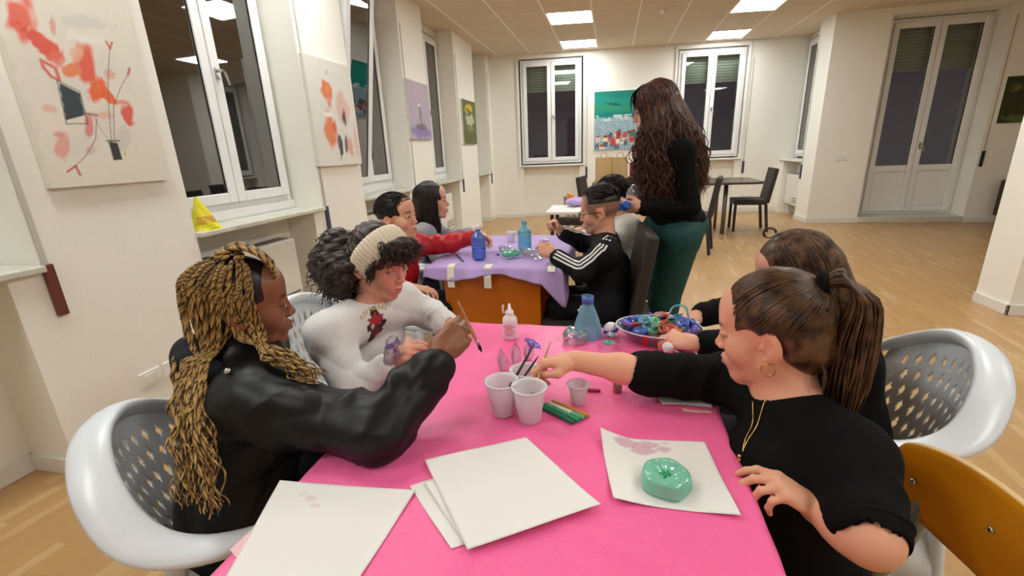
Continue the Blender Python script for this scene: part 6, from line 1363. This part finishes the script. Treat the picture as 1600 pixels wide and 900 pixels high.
class Art:
    def __init__(s, u, v, bg, asp, seed): s.u, s.v, s.asp = u, v, asp; s.c = np.tile(lin(bg), (len(u), 1)); s.k = seed
    def mix(s, w, col): w = np.clip(w, 0, 1)[:, None]; s.c = s.c*(1-w)+lin(col)*w
    def blob(s, cx, cy, rx, ry, col, a=.9, rough=.35, soft_=.5, rot=0, f=25):
        s.k += 1; x = (s.u-cx); y = (s.v-cy); cr, sr = math.cos(R(rot)), math.sin(R(rot)); X = (x*cr+y*sr)/rx; Y = (-x*sr+y*cr)/ry; d = np.sqrt(X*X+Y*Y)+rough*nz(s.u, s.v, f, s.k); s.mix(a*np.clip((1-d)/soft_, 0, 1), col)
    def poly(s, pts, col, a=.95, edge=.004):
        P = np.array(pts); ins = np.ones(len(s.u)); n = len(P)
        for i in range(n): (x0, y0), (x1, y1) = P[i], P[(i+1) % n]; L = math.hypot(x1-x0, y1-y0); ins = np.minimum(ins, ((x1-x0)*(s.v-y0)-(y1-y0)*(s.u-x0))/L/edge)
        s.mix(a*np.clip(ins, 0, 1), col)
    def line(s, pts, wd, col, a=.9):
        d = np.full(len(s.u), 9.)
        for (x0, y0), (x1, y1) in zip(pts, pts[1:]):
            dx, dy = x1-x0, y1-y0; t = np.clip(((s.u-x0)*dx+(s.v-y0)*dy)/(dx*dx+dy*dy+1e-9), 0, 1); d = np.minimum(d, np.hypot((s.u-x0-t*dx), (s.v-y0-t*dy)/s.asp))
        s.mix(a*np.clip(1.6-d/wd, 0, 1), col)
def art1(u, v, asp):
    A = Art(u, v, (226, 220, 205), asp, 10); RD = (226, 92, 70); OR = (232, 106, 48)
    A.blob(.5, .5, .6, .5, (216, 208, 196), .6, .6, 1); A.blob(.7, .90, .25, .05, (205, 203, 192), .7, .5); A.blob(.62, .80, .2, .04, (232, 228, 216), .8, .5); A.blob(.85, .18, .14, .10, (205, 196, 186), .7, .5); A.blob(.25, .30, .2, .2, (232, 220, 205), .7)
    A.blob(.14, .86, .10, .12, RD, .9, .4, .4, -20); A.blob(.26, .74, .18, .06, (222, 84, 66), .95, .4, .3, -28); A.blob(.36, .66, .07, .05, (228, 120, 96), .8, .5); A.blob(.36, .86, .03, .06, (214, 120, 110), .6, .5)
    A.blob(.61, .60, .10, .16, RD, .95, .4, .35, 8); A.blob(.66, .49, .12, .08, OR, .95, .4, .3, 20); A.blob(.78, .43, .09, .04, OR, .95, .4, .3, -30); A.blob(.46, .59, .075, .045, (230, 126, 76), .9, .4, .3); A.blob(.52, .70, .06, .05, (232, 180, 150), .7, .6); A.blob(.80, .59, .06, .04, (224, 170, 150), .8, .3, .3)
    A.blob(.93, .34, .07, .09, (220, 74, 58), .9, .4, .3, 8); A.blob(.90, .41, .09, .02, (226, 110, 90), .7, .4); A.blob(.56, .26, .05, .10, (220, 120, 118), .85, .4, .3, -8); A.blob(.70, .32, .16, .04, (232, 168, 140), .6, .6); A.blob(.25, .36, .07, .025, (228, 160, 146), .6, .5); A.blob(.32, .13, .06, .07, (224, 140, 118), .7, .7); A.blob(.30, .21, .04, .02, (222, 132, 118), .7, .5); A.blob(.55, .10, .05, .03, (216, 170, 170), .6, .5)
    for a, b_ in ((.0, 0), ): A.line([(.24, .64), (.34, .60), (.36, .53), (.30, .55), (.25, .60), (.24, .64)], .014, (214, 78, 66), .85)
    A.poly([(.37, .29), (.53, .32), (.51, .46), (.35, .52)], (22, 44, 56)); A.line([(.34, .53), (.51, .47), (.55, .27), (.37, .27), (.34, .53)], .005, (60, 70, 76), .8); A.line([(.50, .34), (.64, .32)], .01, (60, 60, 66), .6)
    A.line([(.74, .15), (.76, .45), (.80, .66), (.83, .76)], .005, (128, 96, 84), .7); A.line([(.77, .15), (.80, .38), (.90, .52), (.98, .60)], .005, (128, 96, 84), .7); A.line([(.72, .16), (.66, .22), (.60, .33)], .004, (140, 110, 100), .5); A.line([(.63, .30), (.60, .17), (.50, .07), (.40, .01)], .005, (140, 80, 84), .7)
    A.line([(.83, .76), (.80, .80)], .010, (190, 50, 60), .8); A.line([(.83, .76), (.855, .80)], .010, (190, 50, 60), .8); A.line([(.98, .60), (1.0, .64)], .012, (190, 50, 60), .8); A.line([(.40, .01), (.33, -.02)], .01, (200, 40, 70), .85); A.line([(.40, .01), (.43, -.05)], .01, (200, 40, 70), .85)
    A.poly([(.74, .02), (.83, .02), (.80, .14), (.71, .15)], (26, 26, 30)); A.line([(.70, .155), (.82, .15)], .008, (50, 50, 52), .8); A.blob(.86, .06, .02, .03, (210, 190, 80), .8, .3)
    return A.c
def fl(f, lo, hi):  # show only a v-window of a composition
    return lambda u, v, asp: f(u, lo+(hi-lo)*v, asp)
def paint_left(label, y0, y1, z0, z1, fn, res_=150): painting(label, y1-y0, z1-z0, Matrix(((0, -1, 0, XW+.031), (1, 0, 0, y0), (0, 0, 1, z0), (0, 0, 0, 1))), fn, res_)
paint_left('large abstract canvas of red and orange strokes with a dark vase, at the upper left', 1.452, 1.985, 1.218, 2.13, lambda u, v, a: art1(1.139*u-.330*v+.193, -.052*u+1.406*v-.110, a), 230)
def art2(u, v, asp):
    A = Art(u, v, (226, 222, 212), asp, 40); A.blob(.5, .5, .6, .5, (216, 214, 204), .6, .6, 1); A.blob(.38, .72, .13, .09, (222, 112, 62), .9, .5, .4); A.blob(.40, .62, .06, .08, (222, 130, 100), .8, .5); A.blob(.40, .74, .05, .04, (236, 150, 40), .9, .4)
    A.blob(.70, .60, .14, .17, (226, 176, 164), .8, .5, .5); A.blob(.70, .48, .06, .09, (60, 56, 54), .9, .4, .4, 12); A.blob(.32, .32, .12, .17, (226, 120, 54), .9, .5, .4); A.blob(.45, .36, .06, .12, (220, 84, 60), .85, .5); A.blob(.52, .18, .05, .12, (50, 56, 70), .9, .4, .3); A.blob(.66, .22, .05, .11, (88, 62, 58), .85, .4, .3, -10); A.blob(.76, .18, .07, .10, (224, 140, 116), .7, .5); A.blob(.92, .24, .05, .18, (226, 178, 170), .6, .6); A.blob(.35, .49, .16, .02, (240, 238, 230), .9, .4)
    A.line([(.48, .05), (.52, .12), (.55, .22)], .008, (70, 66, 66), .7); A.line([(.40, .86), (.44, .90), (.47, .86)], .006, (110, 100, 96), .6); return A.c
paint_left('tall abstract canvas of orange, pink and black blots, second from the left', 3.268, 3.905, 1.232, 2.04, art2, 150)
def art3(u, v, asp):
    A = Art(u, v, (186, 172, 190), asp, 60); A.blob(.5, .85, .7, .25, (196, 178, 190), .7, .4, 1); A.blob(.5, .12, .60, .16, (140, 126, 178), .9, .3, .5); A.blob(.5, .22, .28, .07, (120, 108, 110), .9, .3, .3); A.blob(.5, .45, .07, .17, (146, 134, 136), .9, .3, .3); A.blob(.48, .60, .10, .035, (222, 214, 205), .9, .4, .3); A.blob(.35, .30, .08, .06, (176, 160, 160), .8, .4); A.blob(.66, .30, .08, .06, (176, 160, 160), .8, .4); return A.c
paint_left('small lilac canvas with a grey rocky island, third from the left', 5.06, 5.70, 1.468, 2.10, art3, 110)
def art4(u, v, asp):
    A = Art(u, v, (104, 108, 66), asp, 80); A.blob(.5, .80, .34, .13, (206, 180, 48), .95, .2, .2); A.blob(.45, .76, .32, .03, (50, 54, 36), .9, .3, .3, -15); A.blob(.52, .58, .36, .17, (190, 192, 160), .95, .2, .25); A.blob(.5, .70, .30, .05, (70, 76, 52), .8, .3, .3, 10); A.blob(.55, .36, .30, .08, (140, 146, 110), .8, .3, .4); A.blob(.5, .12, .5, .12, (92, 104, 60), .7, .4); return A.c
paint_left('small green canvas with yellow and white folded shapes, furthest on the left wall', 7.02, 7.72, 1.422, 2.075, art4, 100)
def art5(u, v, asp):
    A = Art(u, v, (22, 150, 132), asp, 90); A.blob(.5, .98, 1, .12, (20, 128, 118), .8, .3, .6); A.blob(.3, .72, .5, .05, (70, 150, 96), .7, .4, .6, -4); A.blob(.5, .60, .9, .05, (10, 120, 120), .7, .3, .5); A.blob(.35, .78, .16, .02, (16, 80, 74), .8, .4, .4, -8)
    n1 = nz(u, v, 60, 91); A.mix((v < .56+.03*n1)*.95, (150, 178, 190)); A.mix(((nz(u, v, 120, 92) > .15) & (v < .56)).astype(float)*.7, (200, 212, 214)); A.mix(((nz(u, v, 150, 93) > .3) & (v < .50)).astype(float)*.6, (112, 146, 168)); A.mix((v > .5)*(v < .6)*(n1 > .1)*.8, (224, 234, 232))
    g = np.random.default_rng(94); HC = [(214, 60, 44), (232, 226, 210), (206, 70, 40), (60, 130, 90), (236, 230, 214), (190, 48, 40), (40, 110, 130), (238, 214, 190)]
    for k in range(46):
        x = g.uniform(0, .98); y = g.uniform(.0, .26)*(1-.3*abs(x-.35)); w0, h0 = g.uniform(.05, .10), g.uniform(.04, .09); c1 = HC[g.integers(8)]; A.poly([(x, y), (x+w0, y), (x+w0, y+h0), (x, y+h0)], c1, .95); A.poly([(x-.01, y+h0), (x+w0+.01, y+h0), (x+w0/2, y+h0+.045)], (200, 62, 44) if k % 3 else (90, 60, 50), .95); A.poly([(x+w0*.35, y+h0*.2), (x+w0*.6, y+h0*.2), (x+w0*.6, y+h0*.6), (x+w0*.35, y+h0*.6)], HC[(k*3) % 8], .9)
    return A.c
painting('wide canvas of a teal sea above little red-roofed houses, on the far wall', 1.05, 1.02, FM @ Matrix.Translation((1.945, -.031, 1.237)), art5, 200)
def art6(u, v, asp):
    A = Art(u, v, (52, 56, 24), asp, 120); A.blob(.55, .75, .5, .16, (150, 136, 30), .9, .3, .4); A.blob(.6, .55, .45, .10, (96, 100, 30), .9, .3, .4); A.blob(.3, .62, .2, .3, (36, 40, 20), .8, .3, .4); A.blob(.65, .38, .4, .10, (128, 124, 40), .85, .3, .4); A.blob(.4, .10, .5, .10, (96, 120, 70), .7, .4); A.blob(.2, .92, .3, .08, (30, 30, 18), .8, .4); return A.c
painting('dark green and yellow canvas on the right wall beyond the balcony door', .95, .60, Matrix(((1, 0, 0, 5.235), (0, 1, 0, 7.969), (0, 0, 1, 1.385), (0, 0, 0, 1))), art6, 110)
